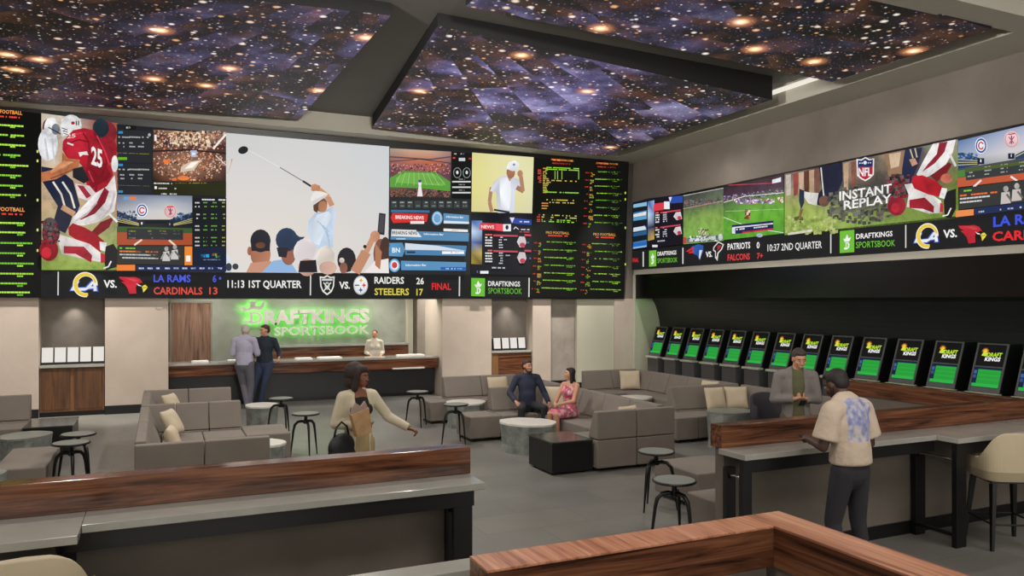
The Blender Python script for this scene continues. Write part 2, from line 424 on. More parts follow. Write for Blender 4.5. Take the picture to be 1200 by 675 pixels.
bb.box(-2.2, -1.02, 18.2, 18.49, 0, .1); bb.box(7.68, 8.84, 18.3, 18.49, 0, .1); bb.box(9.37, 10.16, 18.18, 18.199, 0, .25)
struct('baseboard_back', bb, M['black'])

# reception room behind the opening
struct('wall_reception', MB().box(.18, 6.13, 20.5, 20.8, 0, 3.0), M['green_wall'])
struct('wall_reception', MB().box(-.1, .18, 19.1, 20.8, 0, 3.0), M['plaster'])
struct('wall_reception', MB().box(6.13, 6.20, 20.42, 22.4, 0, 3.0), M['cream'])
struct('wall_corridor', MB().box(6.2, 9.6, 22.4, 22.6, 0, 3.0), M['cream'])
struct('wall_corridor', MB().box(9.5, 9.6, 19.45, 22.4, 0, 3.0), M['cream'])
struct('wall_corridor', MB().box(6.66, 7.05, 21.1, 21.5, 0, 3.0), M['recess'])
struct('ceiling', MB().box(0, 9.6, 18.56, 22.6, 2.9, 3.0), M['soffit'])

# right wall with its lower niche
w = MB(); w.box(XR, XR + .3, YF, YB, 3.08, ZT); struct('wall_right', w, M['wallgrey'])
struct('trim_6', MB().box(XR - .035, XR - .001, YF, 18.02, 3.08, 3.215), M['soffit'])
struct('trim_7', MB().box(11.89, 11.93, 17.98, 18.05, 0, 3.08), M['soffit'])
struct('trim_8', MB().box(XR, XR + .05, YF, 17.99, 2.42, 3.078), M['blackgloss'])
prof = [(11.99, 3.0), (11.99, 2.72)] + [(11.99 + .76 * math.sin(t), 2.72 - 1.25 * (1 - math.cos(t))) for t in [PI / 2 * i / 16 for i in range(1, 17)]] + [(12.76, 0), (12.95, 0), (12.95, 3.0)]
struct('wall_niche', MB().prism([(x, z) for x, z in prof], 1, YF, 17.99), M['charcoal'])

# ------------------------------------------------------------------ star panels hung in the ceiling recess
def star_panel(label, top4, z4):
    t = thing('ceiling_panel', label, 'ceiling panel', group='star ceiling panels')
    n = 4
    bot = [(x, y, z) for (x, y), z in zip(top4, z4)]; top = [(x, y, ZT - .004) for x, y in top4]
    s = MB(); s.add(bot + top, [(i, (i + 1) % 4, 4 + (i + 1) % 4, 4 + i) for i in range(4)] + [(4, 5, 6, 7)]); s.build('side_frame', M['darkceil'], t)
    q = MB(); q.add([(x, y, z - .001) for x, y, z in bot], [(0, 1, 2), (0, 2, 3)]); q.build('star_screen', M['stars'], t)
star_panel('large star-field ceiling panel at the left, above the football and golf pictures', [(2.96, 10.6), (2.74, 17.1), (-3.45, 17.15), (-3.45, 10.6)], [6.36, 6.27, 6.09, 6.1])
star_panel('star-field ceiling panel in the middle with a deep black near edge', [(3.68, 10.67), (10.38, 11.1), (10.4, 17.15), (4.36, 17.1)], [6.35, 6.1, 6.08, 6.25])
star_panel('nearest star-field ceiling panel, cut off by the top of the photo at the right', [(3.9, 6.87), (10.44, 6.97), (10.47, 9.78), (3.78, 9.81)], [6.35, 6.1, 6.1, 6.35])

# ------------------------------------------------------------------ big video wall, leaning slightly forward
TILT = .062
nB = Vector((0, -1, -TILT)).normalized()
pB = Vector((0, 18.04, 2.43))
def fB(u, v):
    d = ray(u, v); o = Vector((0, 0, CAMH)); return o + d * ((pB - o).dot(nB) / d.dot(nB))
vw = thing('video_wall', 'huge LED video wall over the reception opening showing sports pictures and odds', 'video wall')
def yB(z): return 18.04 - (z - 2.43) * TILT
hb = MB()
for x0, x1, z0 in ((-4.6, -2.16, 2.43), (-2.16, 8.74, 2.415), (8.74, 11.60, 2.41)):
    hb.prism([(yB(z0) + .003, z0), (yB(6.13) + .003, 6.13), (18.11, 6.13), (18.11, z0)], 0, x0, x1)
hb.build('screen_housing', M['black'], vw)
def artB(tr=(0, 0, 1)): return Art(fB, (0, -1, -TILT), tr)
GR = ['a6e23c', '8fd83a', 'b8f050', '74c832']
def odds(a, x0, x1, rows, h=1.2, head=None):
    a.layer += 1
    for i, y in enumerate(rows):
        sl = .03
        a.dashes('ff3c32', x0, y, x0 + 4.5, h, sl, .8)
        for k in range(random.randint(1, 3)): a.dashes(random.choice(['ff9a30', 'ffb84a']), x0 + 5, y + 1.6 * k + .6, x0 + 5 + random.uniform(2.5, 6), h, sl, .9)
        xa = x0 + random.uniform(7, 14); a.dashes(random.choice(GR), xa, y + .2, x1 - random.uniform(0, 4), h, sl, .9)
        xb = x1 - random.uniform(8, 14); a.dashes(random.choice(GR), xb, y + 2.4, xb + random.uniform(3, 6), h, sl, .9)
# left odds board
a = artB(); a.poly('060806', [(-100, 117), (48, 133), (48, 348.5), (-100, 348)])
a.text('ffa050', 'FOOTBALL', (0, 128.5 + 4), (26, 134.6), 4.2); a.dashes('ff4a3c', -6, 135, 23, 1.8, .07)
for i, y in enumerate([145, 156.5, 168, 180, 192, 204, 216, 227]):
    for k in (-80, -6):
        a.dashes(random.choice(GR), k, y - (0 if k > -20 else 6), k + random.uniform(30, 40), 2.0, .06 - i * .005, .95, (2, 5)); a.dashes(random.choice(GR), k + 18, y + 3, k + 24, 1.8, .05, 1)
a.text('ffa050', 'FOOTBALL', (-2, 247), (29, 248), 4.4); a.dashes('ff4a3c', -6, 249.5, 26, 1.8, .03)
for i, y in enumerate([260, 271, 283.5, 295.5, 307.5, 319.5, 331, 341.5]):
    for k in (-80, -6):
        a.dashes(random.choice(GR), k, y, k + random.uniform(34, 48), 2.0, .02 - i * .002, .95, (2, 5)); a.dashes(random.choice(GR), k + 26, y + 3.2, k + 33, 1.8, 0, 1)
for y in (176, 187, 233, 268, 292): a.dashes('e0e080', 43, y, 45, 3, 0, 1)
a.build('odds_board', vw)

# football picture (zoom frame 40,130 x3.07)
a = artB((40, 130, 3.07))
a.grid([(26, 8), (300, 44), (303, 572), (27, 572)], [['c8b8a8', 'd8ccc0', 'b0988c', '8a3c38', '98604c'], ['d0c4b4', 'c8b098', 'c0a890', 'a07060', 'a85048'],
       ['c8b090', 'd0b898', 'b89878', 'b8a080', 'b07060'], ['c0a480', 'c8b088', 'c4b08c', 'c0a888', 'b09070'], ['a89870', 'a8a878', 'b8b888', 'a8b070', '98a860'], ['7c9a3c', '90ac4a', '9cb850', '90ac48', '84a040']])
def blob(a, col, cx, cy, rx, ry, rot=0): a.ell(col, cx, cy, rx, ry, 18, rot)
for c, x, y, rx, ry in (('8c2430', 255, 80, 42, 46), ('20303a', 240, 62, 30, 34), ('a02030', 262, 140, 36, 50), ('e8e4e0', 290, 190, 12, 30), ('701820', 48, 60, 18, 30), ('e6e6ea', 50, 120, 36, 60), ('f0f0f2', 62, 62, 26, 40), ('7a828c', 78, 66, 15, 20)): blob(a, c, x, y, rx, ry)
a.poly('1c2440', [(27, 200), (90, 210), (140, 250), (165, 340), (150, 380), (90, 350), (27, 250)])
for x in (0, 34): a.line('e8e2d4', [(68 + x, 255), (98 + x, 300), (112 + x, 350)], 7)
a.poly('1a2038', [(86, 340), (140, 372), (128, 410), (112, 440), (80, 425), (72, 390)])
a.line('c89878', [(100, 345), (145, 372)], 20)
blob(a, 'ececec', 133, 52, 38, 38); a.poly('f4f4f4', [(96, 60), (98, 30), (130, 16), (168, 30), (170, 70), (150, 60), (118, 86), (100, 92)]); blob(a, 'b41c2c', 140, 44, 7, 6)
a.line('303038', [(152, 36), (152, 52)], 4); a.line('303038', [(160, 36), (160, 52)], 4); a.line('d8d8d8', [(100, 92), (112, 66)], 5)
a.poly('b01c30', [(104, 110), (140, 70), (180, 62), (215, 70), (262, 150), (285, 230), (262, 272), (222, 300), (190, 270), (175, 200), (150, 175), (120, 172), (102, 140)])
a.poly('c8243a', [(110, 112), (150, 76), (190, 76), (176, 120), (196, 150), (164, 166), (120, 160)])
a.poly('8c1424', [(196, 150), (250, 180), (280, 235), (240, 262), (206, 280), (186, 220)])
for pts, w_ in (([(118, 120), (160, 104), (196, 112)], 5), ([(176, 80), (196, 110), (200, 150)], 5), ([(200, 200), (230, 240), (222, 290)], 6), ([(262, 160), (258, 200), (240, 240)], 5), ([(215, 78), (238, 120), (250, 150)], 6)): a.line('7c1020', pts, w_)
for pts, w_ in (([(128, 96), (150, 84), (176, 80)], 5), ([(226, 90), (256, 150), (272, 196)], 5), ([(196, 216), (214, 256)], 5)): a.line('d8384c', pts, w_)
a.text('f6f0ee', '25', (206, 190), (246, 205), 62, .03); a.poly('f4f0ee', [(160, 150), (190, 146), (196, 160), (176, 158), (166, 166)]); a.line('f4f0ee', [(120, 116), (142, 124)], 6)
a.text('e8c8c8', '25', (118, 100), (150, 96), 14)
a.poly('b87048', [(102, 150), (124, 172), (165, 176), (160, 205), (120, 225), (80, 246), (27, 256), (27, 222), (70, 212), (100, 190)]); a.poly('d08c60', [(110, 176), (150, 178), (110, 206), (60, 226), (60, 216)])
a.line('8c5434', [(60, 244), (110, 226), (150, 208)], 6); a.line('dca078', [(70, 218), (110, 196), (140, 184)], 5); a.line('a06440', [(112, 178), (150, 182)], 5)
for k_ in range(3): a.line('2c2c38', [(100 + k_ * 4, 62 + k_ * 10), (122, 70 + k_ * 8)], 3)
a.line('c8ccd4', [(40, 100), (52, 180)], 7); a.line('ccd0d8', [(66, 100), (74, 190)], 6); a.line('f8f8fa', [(46, 40), (70, 34)], 6); a.line('2c3448', [(52, 60), (96, 84)], 4)
a.poly('26262c', [(140, 210), (175, 200), (200, 250), (180, 262), (140, 240)])
a.poly('ecdcdc', [(148, 262), (200, 270), (226, 300), (210, 330), (160, 312)]); a.poly('9c2434', [(156, 268), (178, 270), (206, 306), (190, 316)])
a.poly('f2ecea', [(290, 232), (298, 300), (290, 360), (232, 400), (180, 412), (130, 408), (142, 380), (190, 330), (222, 296), (262, 272)])
a.poly('941c30', [(254, 276), (270, 290), (256, 330), (220, 370), (170, 392), (158, 390), (196, 362), (228, 326)])
for pts, c, w_ in (([(150, 396), (190, 372), (226, 330)], 'c8c0bc', 6), ([(240, 392), (276, 350), (290, 300)], 'cfc6c2', 8), ([(200, 404), (240, 384)], 'd4ccc8', 6)): a.line(c, pts, w_)
a.poly('7c1420', [(203, 440), (240, 400), (290, 380), (270, 420), (226, 452)])
a.poly('b41828', [(124, 420), (140, 404), (184, 420), (220, 440), (254, 470), (240, 508), (200, 480), (150, 462), (126, 446)])
a.poly('f0ecec', [(236, 470), (262, 474), (258, 506), (238, 500)])
a.poly('201c20', [(258, 488), (286, 478), (300, 500), (304, 560), (260, 572), (252, 540)]); a.line('f4f4f4', [(250, 566), (268, 560), (278, 540)], 5)
a.poly('e4dcd8', [(80, 440), (130, 456), (200, 478), (240, 510), (246, 545), (170, 530), (100, 514)]); a.poly('a82434', [(108, 486), (180, 488), (210, 520), (206, 545), (150, 514), (108, 512)])
a.poly('c02838', [(240, 510), (256, 516), (256, 546), (240, 546)])
blob(a, '3a2c30', 62, 440, 32, 44); blob(a, '8c1422', 55, 500, 34, 40); blob(a, 'c42432', 46, 510, 18, 20); blob(a, '504448', 58, 410, 26, 26)
a.dots(['241c20', '6c5c5c', '8c2430'], 32, 400, 92, 480, 50, 5)
a.line('e8e8ea', [(272, 372), (300, 400)], 8)
a.build('football_picture', vw, M['photo'])

# scores page (zoom frame 135,140 x3.75)
a = artB((135, 140, 3.75))
a.poly('1c1e22', [(6, 20), (487, 62), (487, 668), (10, 668)])
a.poly('24262c', [(12, 44), (160, 52), (160, 190), (12, 190)]); a.poly('22252c', [(12, 194), (160, 196), (160, 322), (12, 322)])
a.rect('0c0c0e', 40, 28, 92, 46); a.dashes('d8d8d8', 48, 32, 66, 8)
for y in (52, 195, 312): a.rect('2c8cc8', 14, y, 34, y + 10)
for y in (74, 100, 116, 216, 240, 256):
    for x in (14, 62, 100): a.dashes('a8a8a4', x, y, x + (50 if y in (74, 216) else 26), 6, .04, .8, (2, 4))
a.rect('62b024', 12, 166, 52, 178); a.dashes('9a9a30', 14, 146, 150, 2, .04); a.dashes('787830', 14, 288, 150, 2, .03)
a.ell('b8b8b8', 150, 68, 6, 7)
# arena
a.grid([(166, 44), (487, 66), (487, 275), (166, 270)], [['5a3c30', 'a07458', '9c7860', 'b89078', '705040'], ['4a2c24', '3a2430', '30202c', '44282c', '3c2428'], ['6a4238', '7c5848', '8c6450', '7c5444', '5c3c34'], ['5c3c30', '84604c', '9a7058', '7c5848', '4c3028'], ['1c1410', '6a4030', '8c4c30', '3c2820', '1c1814']])
a.dots(['c89880', 'e0b898', '8c5840', '402820', 'a87058', 'd8c0b0', 'f0905a'], 170, 50, 484, 268, 900, 3.0, lambda x, y: ((x - 325) / 160) ** 2 + ((y - 195) / 78) ** 2 < 1 or y < 130)
a.poly('e8c4a0', [(235, 62), (270, 52), (410, 72), (420, 110), (400, 125), (330, 108), (250, 100)]); a.dots(['8c6048', 'f0dcc0', 'b88868', '604038'], 240, 56, 415, 122, 160, 5)
for i in range(5): a.line('30221e', [(270 + i * 30, 56 + i * 4), (280 + i * 30, 104 + i * 4)], 3)
a.line('2c1c1c', [(166, 140), (330, 134), (487, 150)], 8)
a.poly('f0d8c0', [(330, 185), (378, 178), (345, 224), (286, 232), (290, 208)]); a.poly('fff4e4', [(334, 190), (368, 184), (340, 212), (305, 218)])
a.poly('a8b8d8', [(330, 136), (358, 136), (356, 166), (334, 166)]); a.poly('e0e8f8', [(336, 146), (352, 146), (350, 158), (338, 158)])
a.ell('f07830', 228, 186, 15, 9); a.ell('f08440', 300, 258, 26, 10); a.ell('e07030', 260, 264, 12, 6)
a.line('f4e8e0', [(430, 130), (486, 66)], 9); a.line('d8c8c0', [(442, 160), (486, 200)], 5); a.rect('e8e8e8', 172, 68, 182, 96)
a.poly('24260e', [(166, 270), (340, 280), (487, 274), (487, 340), (340, 332), (166, 328)])
for y, x in ((278, 170), (300, 190), (324, 190)): a.dashes('d8d8d0', x, y, x + 80, 6, .02, .8, (2, 4))
a.dashes('98984c', 260, 278, 400, 4); a.rect('f0f0f0', 173, 294, 183, 306)
# ball park page
a.grid([(8, 330), (338, 336), (338, 440), (8, 440)], [['606a82', '6c7690', '8088a0', '788298'], ['7c8496', '9aa2b0', 'b4b8c0', '98a0ae'], ['a8acb4', 'c4c4c8', 'd0ccca', 'b4b4ba'], ['b8b4b8', 'ccc8c8', 'd4ccc4', 'c0bcc0']])
a.rect('e87838', 62, 340, 92, 354); a.rect('5ca0d8', 38, 340, 60, 354)
a.poly('1c2a44', [(8, 400), (100, 440), (100, 462), (8, 450)]); a.poly('1c2a44', [(338, 408), (240, 440), (240, 468), (338, 455)])
for k in range(3): a.line('d8c878', [(8, 430 + k * 9), (106, 458 + k * 4)], 2.5); a.line('c8b870', [(338, 436 + k * 8), (256, 460 + k * 3)], 2.5)
a.dots(['38506c', '6c88a8', '203048'], 12, 404, 92, 440, 40, 4); a.dots(['38506c', '6c88a8', '203048'], 250, 414, 334, 440, 40, 4)
a.poly('38582c', [(8, 470), (338, 478), (338, 500), (8, 500)]); a.poly('a84c2c', [(8, 496), (338, 500), (338, 552), (8, 552)])
a.line('e8d8c8', [(118, 528), (84, 552)], 8); a.line('e8d8c8', [(236, 530), (264, 554)], 8)
a.poly('2a2c30', [(52, 478), (298, 486), (298, 530), (52, 526)])
for y in (488, 500, 518):
    for x in (60, 136, 196, 254): a.dashes('9a9a92' if y > 490 else 'a8a830', x, y, x + 30, 5, .02, .7, (2, 4))
a.ell('eef0f4', 118, 400, 26, 30, 20); a.ell('0c3a8c', 118, 400, 22, 26, 20); a.ell('eef0f4', 118, 400, 17, 20, 20); a.ring('c8302c', 118, 400, 13, 15, 6, 20, .5, 2 * PI - .5)
a.ell('e8c8c8', 242, 404, 28, 30, 20); a.ring('d89090', 242, 404, 25, 27, 4); a.line('c83848', [(228, 386), (256, 384)], 5); a.line('2c4880', [(242, 390), (242, 420)], 5); a.line('c04050', [(232, 392), (250, 418)], 4); a.line('c04050', [(252, 394), (236, 420)], 4)
a.rect('10182c', 104, 446, 132, 468); a.rect('10182c', 226, 450, 254, 472); a.dashes('f0f0f0', 114, 452, 120, 10, 0, 1); a.dashes('f0f0f0', 237, 455, 242, 10, 0, 1)
a.poly('30322f', [(10, 556), (300, 556), (300, 640), (10, 634)])
for y, c in ((562, '7cc83c'), (576, 'f08030'), (590, 'c8c8c8'), (604, 'c8c8c8')): a.dashes(c, 20, y, 90 if y < 570 else 190, 6, .02, .85, (3, 6))
for cx, cy in ((225, 582), (262, 575)):
    a.ell('b0aca8', cx, cy - 14, 9, 10); a.poly('c8c4c0', [(cx - 14, cy), (cx + 12, cy - 4), (cx + 16, cy + 40), (cx - 18, cy + 40)]); a.line('605c58', [(cx, cy + 4), (cx + 22, cy + 30)], 8); a.line('a09c98', [(cx - 10, cy + 6), (cx - 24, cy + 32)], 7)
a.rect('e88830', 304, 558, 338, 640); a.rect('f4f0e8', 310, 598, 330, 624); a.rect('ec8034', 8, 638, 88, 664)
a.poly('18244c', [(90, 640), (487, 644), (487, 668), (90, 664)]); 
for x in range(104, 470, 38): a.dashes('c8d0e8', x, 650, x + 22, 7, .02, .9, (3, 6))
a.poly('10141c', [(342, 346), (487, 346), (487, 640), (342, 640)])
a.poly('101c34', [(342, 560), (487, 560), (487, 642), (342, 642)])
a.dashes('d8d8d8', 380, 350, 484, 6, .02, .9, (3, 6))
for y in range(364, 552, 17):
    if y in (398, 449, 500): continue
    a.dashes('d0d0cc', 350, y, 370, 6, 0, .9); a.dashes('68a840', 386, y, 404, 5, 0, .8); a.dashes('68a840', 420, y, 446, 5, 0, .8); a.dashes('a0a840', 468, y, 482, 5, 0, .8)
a.dashes('2ca0e0', 374, 592, 412, 14, 0, .95, (3, 5)); a.dashes('e8b830', 424, 588, 446, 10, 0, 1); a.dashes('3cb04c', 440, 598, 460, 10, 0, 1); a.dashes('8ca0c0', 378, 614, 460, 4)
a.build('scores_page', vw)

# golf picture (zoom frame 260,150 x3.857)
a = artB((260, 150, 3.857))
a.grid([(19, 22), (757, 84), (752, 656), (16, 652)], [['cccccc', 'd0d0d0', 'd0d0d0', 'ccd0d2'], ['d6d4d2', 'd6d4d2', 'd4d2d0', 'ced2d4'], ['dcd6d2', 'dcd6d2', 'd8d4d0', 'd2d4d4'], ['e2d8d0', 'e0d8d0', 'dcd6d0', 'd6d4d2'], ['dedad6', 'dcdad6', 'd8d6d2', 'd6d2d0']])
a.line('e8ecee', [(120, 100), (262, 178)], 2); a.line('78726a', [(262, 178), (366, 240)], 4); a.line('2a2a2c', [(366, 240), (404, 264)], 9)
a.ell('1e2024', 96, 100, 23, 17, 18, -.3); a.line('c8a070', [(46, 140), (24, 210)], 6); a.line('e8e4e0', [(40, 150), (22, 220)], 3)
a.poly('c88c68', [(402, 258), (420, 252), (444, 262), (446, 282), (424, 290), (404, 282)]); a.line('cc9474', [(440, 280), (480, 312)], 24); a.line('c89070', [(478, 312), (498, 352)], 24)
a.poly('c4d4e8', [(392, 420), (420, 385), (470, 372), (500, 355), (514, 380), (504, 470), (502, 540), (420, 548), (386, 470)]); a.poly('dce6f2', [(430, 392), (480, 376), (500, 400), (470, 450), (440, 530), (410, 520), (404, 440)])
for k in range(4): a.line('a8bcd4', [(430 + k * 14, 420 + k * 10), (486, 470 + k * 22)], 4)
a.ell('8c6450', 446, 345, 30, 34); a.poly('5a3c30', [(412, 350), (450, 322), (468, 330), (440, 350), (430, 384), (414, 374)]); a.ell('b8805c', 455, 355, 20, 26)
a.poly('ece8e4', [(400, 300), (420, 284), (452, 288), (480, 298), (470, 308), (412, 348), (402, 334)]); a.poly('d4d0cc', [(404, 332), (470, 300), (476, 306), (412, 350)])
# heads in the crowd
a.ell('b87c60', 174, 570, 46, 62); a.poly('c89078', [(110, 652), (130, 610), (220, 600), (250, 652)]); a.ell('24242e', 174, 510, 46, 52); a.poly('24242e', [(130, 520), (218, 520), (216, 556), (132, 556)]); a.ell('6a4434', 174, 530, 22, 14); a.ell('a86850', 124, 556, 10, 20)
a.poly('90b4dc', [(180, 652), (230, 600), (300, 590), (340, 652)]); a.ell('9c6450', 300, 570, 34, 50); a.ell('2c3c58', 292, 505, 50, 54); a.poly('2c3c58', [(320, 470), (350, 492), (374, 492), (360, 508), (310, 520)]); a.poly('2a2630', [(246, 540), (300, 540), (290, 586), (256, 582)])
a.ell('e4dcdc', 376, 562, 54, 62); a.ell('c8a090', 384, 630, 40, 40); a.poly('1e1c20', [(352, 600), (424, 596), (430, 652), (344, 652)])
a.ell('e8dcd0', 468, 590, 42, 58); a.ell('d0a898', 478, 632, 40, 30)
a.ell('26242a', 562, 596, 42, 56); a.ell('8c5c4c', 548, 632, 18, 26); a.ell('d8ccc4', 540, 598, 12, 12)
a.line('c08a6c', [(600, 652), (650, 560)], 46); a.line('c89474', [(650, 560), (684, 490)], 26); a.ell('2c2420', 644, 536, 8, 8)
a.poly('2a2a2e', [(708, 384), (738, 388), (732, 484), (700, 480)]); a.poly('48484c', [(712, 392), (732, 394), (727, 474), (705, 470)])
a.ell('c89070', 690, 490, 22, 26); a.ell('8c5848', 716, 570, 34, 70); a.ell('4c3430', 736, 556, 26, 64); a.poly('ece4e0', [(640, 652), (690, 600), (750, 590), (752, 656)]); a.poly('b07858', [(690, 520), (720, 560), (712, 640), (690, 620)])
a.poly('d8e0ec', [(16, 560), (36, 590), (46, 640), (40, 652), (16, 652)]); a.ell('3c4048', 60, 626, 14, 14); a.ell('3c4048', 30, 628, 14, 18)
a.build('golf_picture', vw)

# news page (zoom frame 450,170 x4.355)
a = artB((450, 170, 4.355))
a.poly('26282a', [(26, 12), (448, 36), (440, 664), (20, 658)])
a.grid([(30, 16), (342, 34), (338, 270), (30, 262)], [['a89888', 'c8a890', 'c8a48c', 'a08078'], ['986458', 'b86c58', 'c06848', '8c5858'], ['6c4050', '7c4858', '804858', '603c50'], ['70604c', '5c4448', '5c4850', '604848'], ['44382c', '40302c', '3c302e', '38302c']])
a.line('584850', [(30, 60), (120, 66), (230, 74), (340, 60)], 7); a.line('3c3038', [(30, 84), (180, 72), (340, 92)], 4)
a.dots(['e0a080', '40283c', 'b87060', '604058'], 34, 96, 336, 150, 260, 3); a.dots(['806858', '302420', 'a85040', '585048'], 34, 226, 336, 264, 260, 3.4)
a.poly('5a9c3c', [(30, 168), (96, 132), (262, 136), (338, 188), (338, 236), (200, 222), (30, 214)]); a.poly('74b44c', [(60, 168), (110, 140), (250, 144), (316, 188), (300, 208), (60, 192)])
for k in range(9): a.line('b8dca0', [(86 + k * 22, 140), (56 + k * 32, 206)], 1.6)
a.poly('e8e4e8', [(176, 206), (188, 206), (196, 262), (168, 262)]); a.ell('f0ecf0', 182, 198, 8, 16); a.ell('3c5098', 182, 184, 8, 8)
a.poly('0c0e10', [(346, 34), (446, 40), (444, 276), (342, 272)])
for x in (350, 388, 426): a.dashes('c8c8c8', x, 42, x + 18, 7)
a.dashes('f04838', 350, 62, 364, 8); a.dashes('f04838', 430, 66, 444, 8); a.rect('c8ccd0', 380, 66, 412, 82)
for cx in (372, 420): a.ring('98a0a0', cx, 142, 20, 27, 3); a.ell('e8e8e8', cx, 140, 6, 9)
for y in (184, 212, 240): a.rect('d8dcd8', 346, y, 440, y + 7); a.dashes('909890', 380, y - 12, 410, 5)
for k in range(10): a.rect('38403e', 34 + k * 40, 284, 66 + k * 40, 322, k == 0); 
a.layer += 1
for k in range(10): a.dashes('a8b0b0', 40 + k * 40, 290, 60 + k * 40, 6)
a.layer += 1
for k in range(10): a.dashes('7c8484', 42 + k * 40, 308, 60 + k * 40, 6)
a.poly('3c6c94', [(34, 330), (230, 334), (230, 346), (34, 344)])
a.poly('d8302c', [(40, 346), (222, 352), (216, 392), (44, 398), (32, 372)]); a.text('f8f0f0', 'BREAKING NEWS', (56, 376), (200, 380), 17); a.rect('f0ece8', 132, 388, 202, 402); a.dashes('c83028', 144, 392, 184, 6)
a.ell('70a8d0', 268, 374, 28, 36); a.ell('e8f0f8', 268, 374, 22, 29); a.ell('78b0dc', 268, 374, 18, 25); a.poly('5c90b8', [(300, 348), (430, 358), (430, 404), (300, 400)]); a.poly('dce4ec', [(302, 386), (430, 392), (430, 402), (302, 400)]); a.text('f4f8fc', 'Information Bar', (314, 370), (402, 374), 9)
a.poly('5688b0', [(34, 436), (430, 448), (428, 492), (30, 482)]); a.poly('e4e4e4', [(36, 430), (160, 434), (190, 470), (34, 464)]); a.text('1c1c20', 'BREAKING NEWS', (38, 455), (166, 458), 17); a.poly('eceae8', [(300, 426), (424, 432), (424, 444), (300, 440)]); a.dashes('d04030', 342, 432, 382, 6); a.text('f0f4f8', 'Information Bar', (200, 458), (300, 461), 9); a.dashes('c8d8e8', 60, 476, 106, 6)
a.poly('5c98c4', [(22, 500), (90, 498), (104, 534), (90, 570), (22, 566)]); a.text('e8f4fc', 'BN', (38, 548), (78, 548), 24); a.poly('4c80ac', [(104, 504), (418, 514), (410, 566), (104, 560)]); a.poly('d0dce8', [(104, 500), (270, 514), (416, 540), (104, 534)]); a.rect('283848', 112, 542, 156, 552); a.rect('f0f4f8', 292, 542, 404, 556); a.dashes('c84838', 330, 545, 376, 6)
a.ell('6cb0e0', 50, 614, 28, 34); a.ell('e4ecf4', 50, 614, 21, 26); a.ell('d84848', 50, 612, 14, 16); a.poly('5890bc', [(82, 590), (414, 598), (412, 640), (84, 638)]); a.text('f0f4f8', 'Information Bar', (106, 617), (212, 617), 10); a.poly('1c5cb8', [(284, 622), (414, 622), (414, 638), (284, 636)]); a.dashes('e0ecf8', 310, 627, 394, 6)
a.build('news_page', vw)

# golfer picture with the statistics page under it
a = artB((450, 170, 4.355))
a.grid([(450, 38), (764, 62), (756, 348), (446, 340)], [['dcd48c', 'e0dca0', 'e4e0b0', 'e0dca8'], ['e0da90', 'e4dea0', 'e6e0ac', 'e2deb0'], ['e0d88c', 'e2dc98', 'e4dea4', 'e0dcb0'], ['d8d090', 'dcd49c', 'dcd8a4', 'd8d4ac']])
a.line('b08468', [(548, 216), (538, 290), (550, 340)], 18); a.poly('dce0ec', [(560, 190), (600, 158), (640, 152), (690, 176), (700, 210), (668, 240), (664, 346), (580, 346), (572, 240), (540, 236)])
a.poly('eceff6', [(590, 170), (640, 160), (650, 230), (640, 330), (600, 330), (590, 240)]); a.poly('b88c78', [(628, 160), (660, 158), (640, 186)])
a.line('a87860', [(676, 216), (712, 236)], 24); a.line('b08468', [(708, 236), (698, 160)], 20); a.ell('b88468', 694, 146, 14, 18)
a.ell('a87058', 646, 140, 22, 30); a.poly('f2f2f4', [(624, 116), (636, 88), (668, 78), (690, 96), (684, 124), (656, 134), (630, 124)]); a.line('d8dce8', [(628, 122), (680, 132)], 5); a.line('282c30', [(560, 330), (640, 344)], 10)
a.ell('7890b8', 662, 100, 7, 6)
a.poly('14161e', [(444, 346), (756, 352), (748, 664), (442, 660)])
a.grid([(446, 384), (500, 386), (498, 610), (444, 606)], [['3058a0', '5890d0'], ['c8dcf0', '90a8d0'], ['5870b0', '2c3c70'], ['8c7c40', 'c0a858'], ['a89030', '605020']])
a.poly('d83c44', [(490, 396), (570, 400), (568, 436), (484, 430)]); a.text('f8e8e8', 'NEWS', (494, 424), (560, 426), 16); a.poly('e8505c', [(570, 400), (612, 404), (606, 440), (568, 436)]); a.rect('e8ecf0', 606, 404, 646, 440); a.ell('1c2030', 626, 420, 8, 12)
a.poly('2848a0', [(636, 370), (750, 382), (750, 408), (646, 400)]); a.poly('e0d8e8', [(640, 370), (664, 370), (652, 398)]); a.line('e8e8f0', [(660, 430), (668, 418), (684, 430)], 4)
for y, c in ((378, 'e8e8f0'), (418, 'd0d8e8'), (430, 'd04850')): a.dashes(c, 690, y + 30 - 20, 740, 6, .02)
for y0 in (454, 534):
    a.poly('c84858', [(556, y0 + 2), (680, y0 + 6), (680, y0 + 14), (556, y0 + 12)]); a.poly('c84858', [(714, y0), (748, y0 + 2), (748, y0 + 12), (714, y0 + 10)])
    for k in range(5): a.dashes(['e87868', 'e8e8e8'][k > 0], 514, y0 + k * 14, 550, 7, .02, .9, (2, 4)); a.dashes('c8ccd4', 584, y0 + 14 + k * 13, 604, 6); 
    a.dashes('b8bcc8', 610, y0 + 26, 640, 6)
    a.poly('e0d4d8', [(676, y0 + 40), (688, y0 + 12), (716, y0 + 14), (724, y0 + 44), (712, y0 + 68), (690, y0 + 68)]); a.ell('c83c50', 704, y0 + 56, 14, 12); a.dashes('5878c8', 730, y0 + 40, 748, 8)
a.dashes('c8d0d8', 548, 622, 614, 7, .02); a.rect('e8ecec', 488, 642, 530, 656); a.dashes('5070c0', 456, 640, 476, 12)
a.build('golfer_picture', vw)

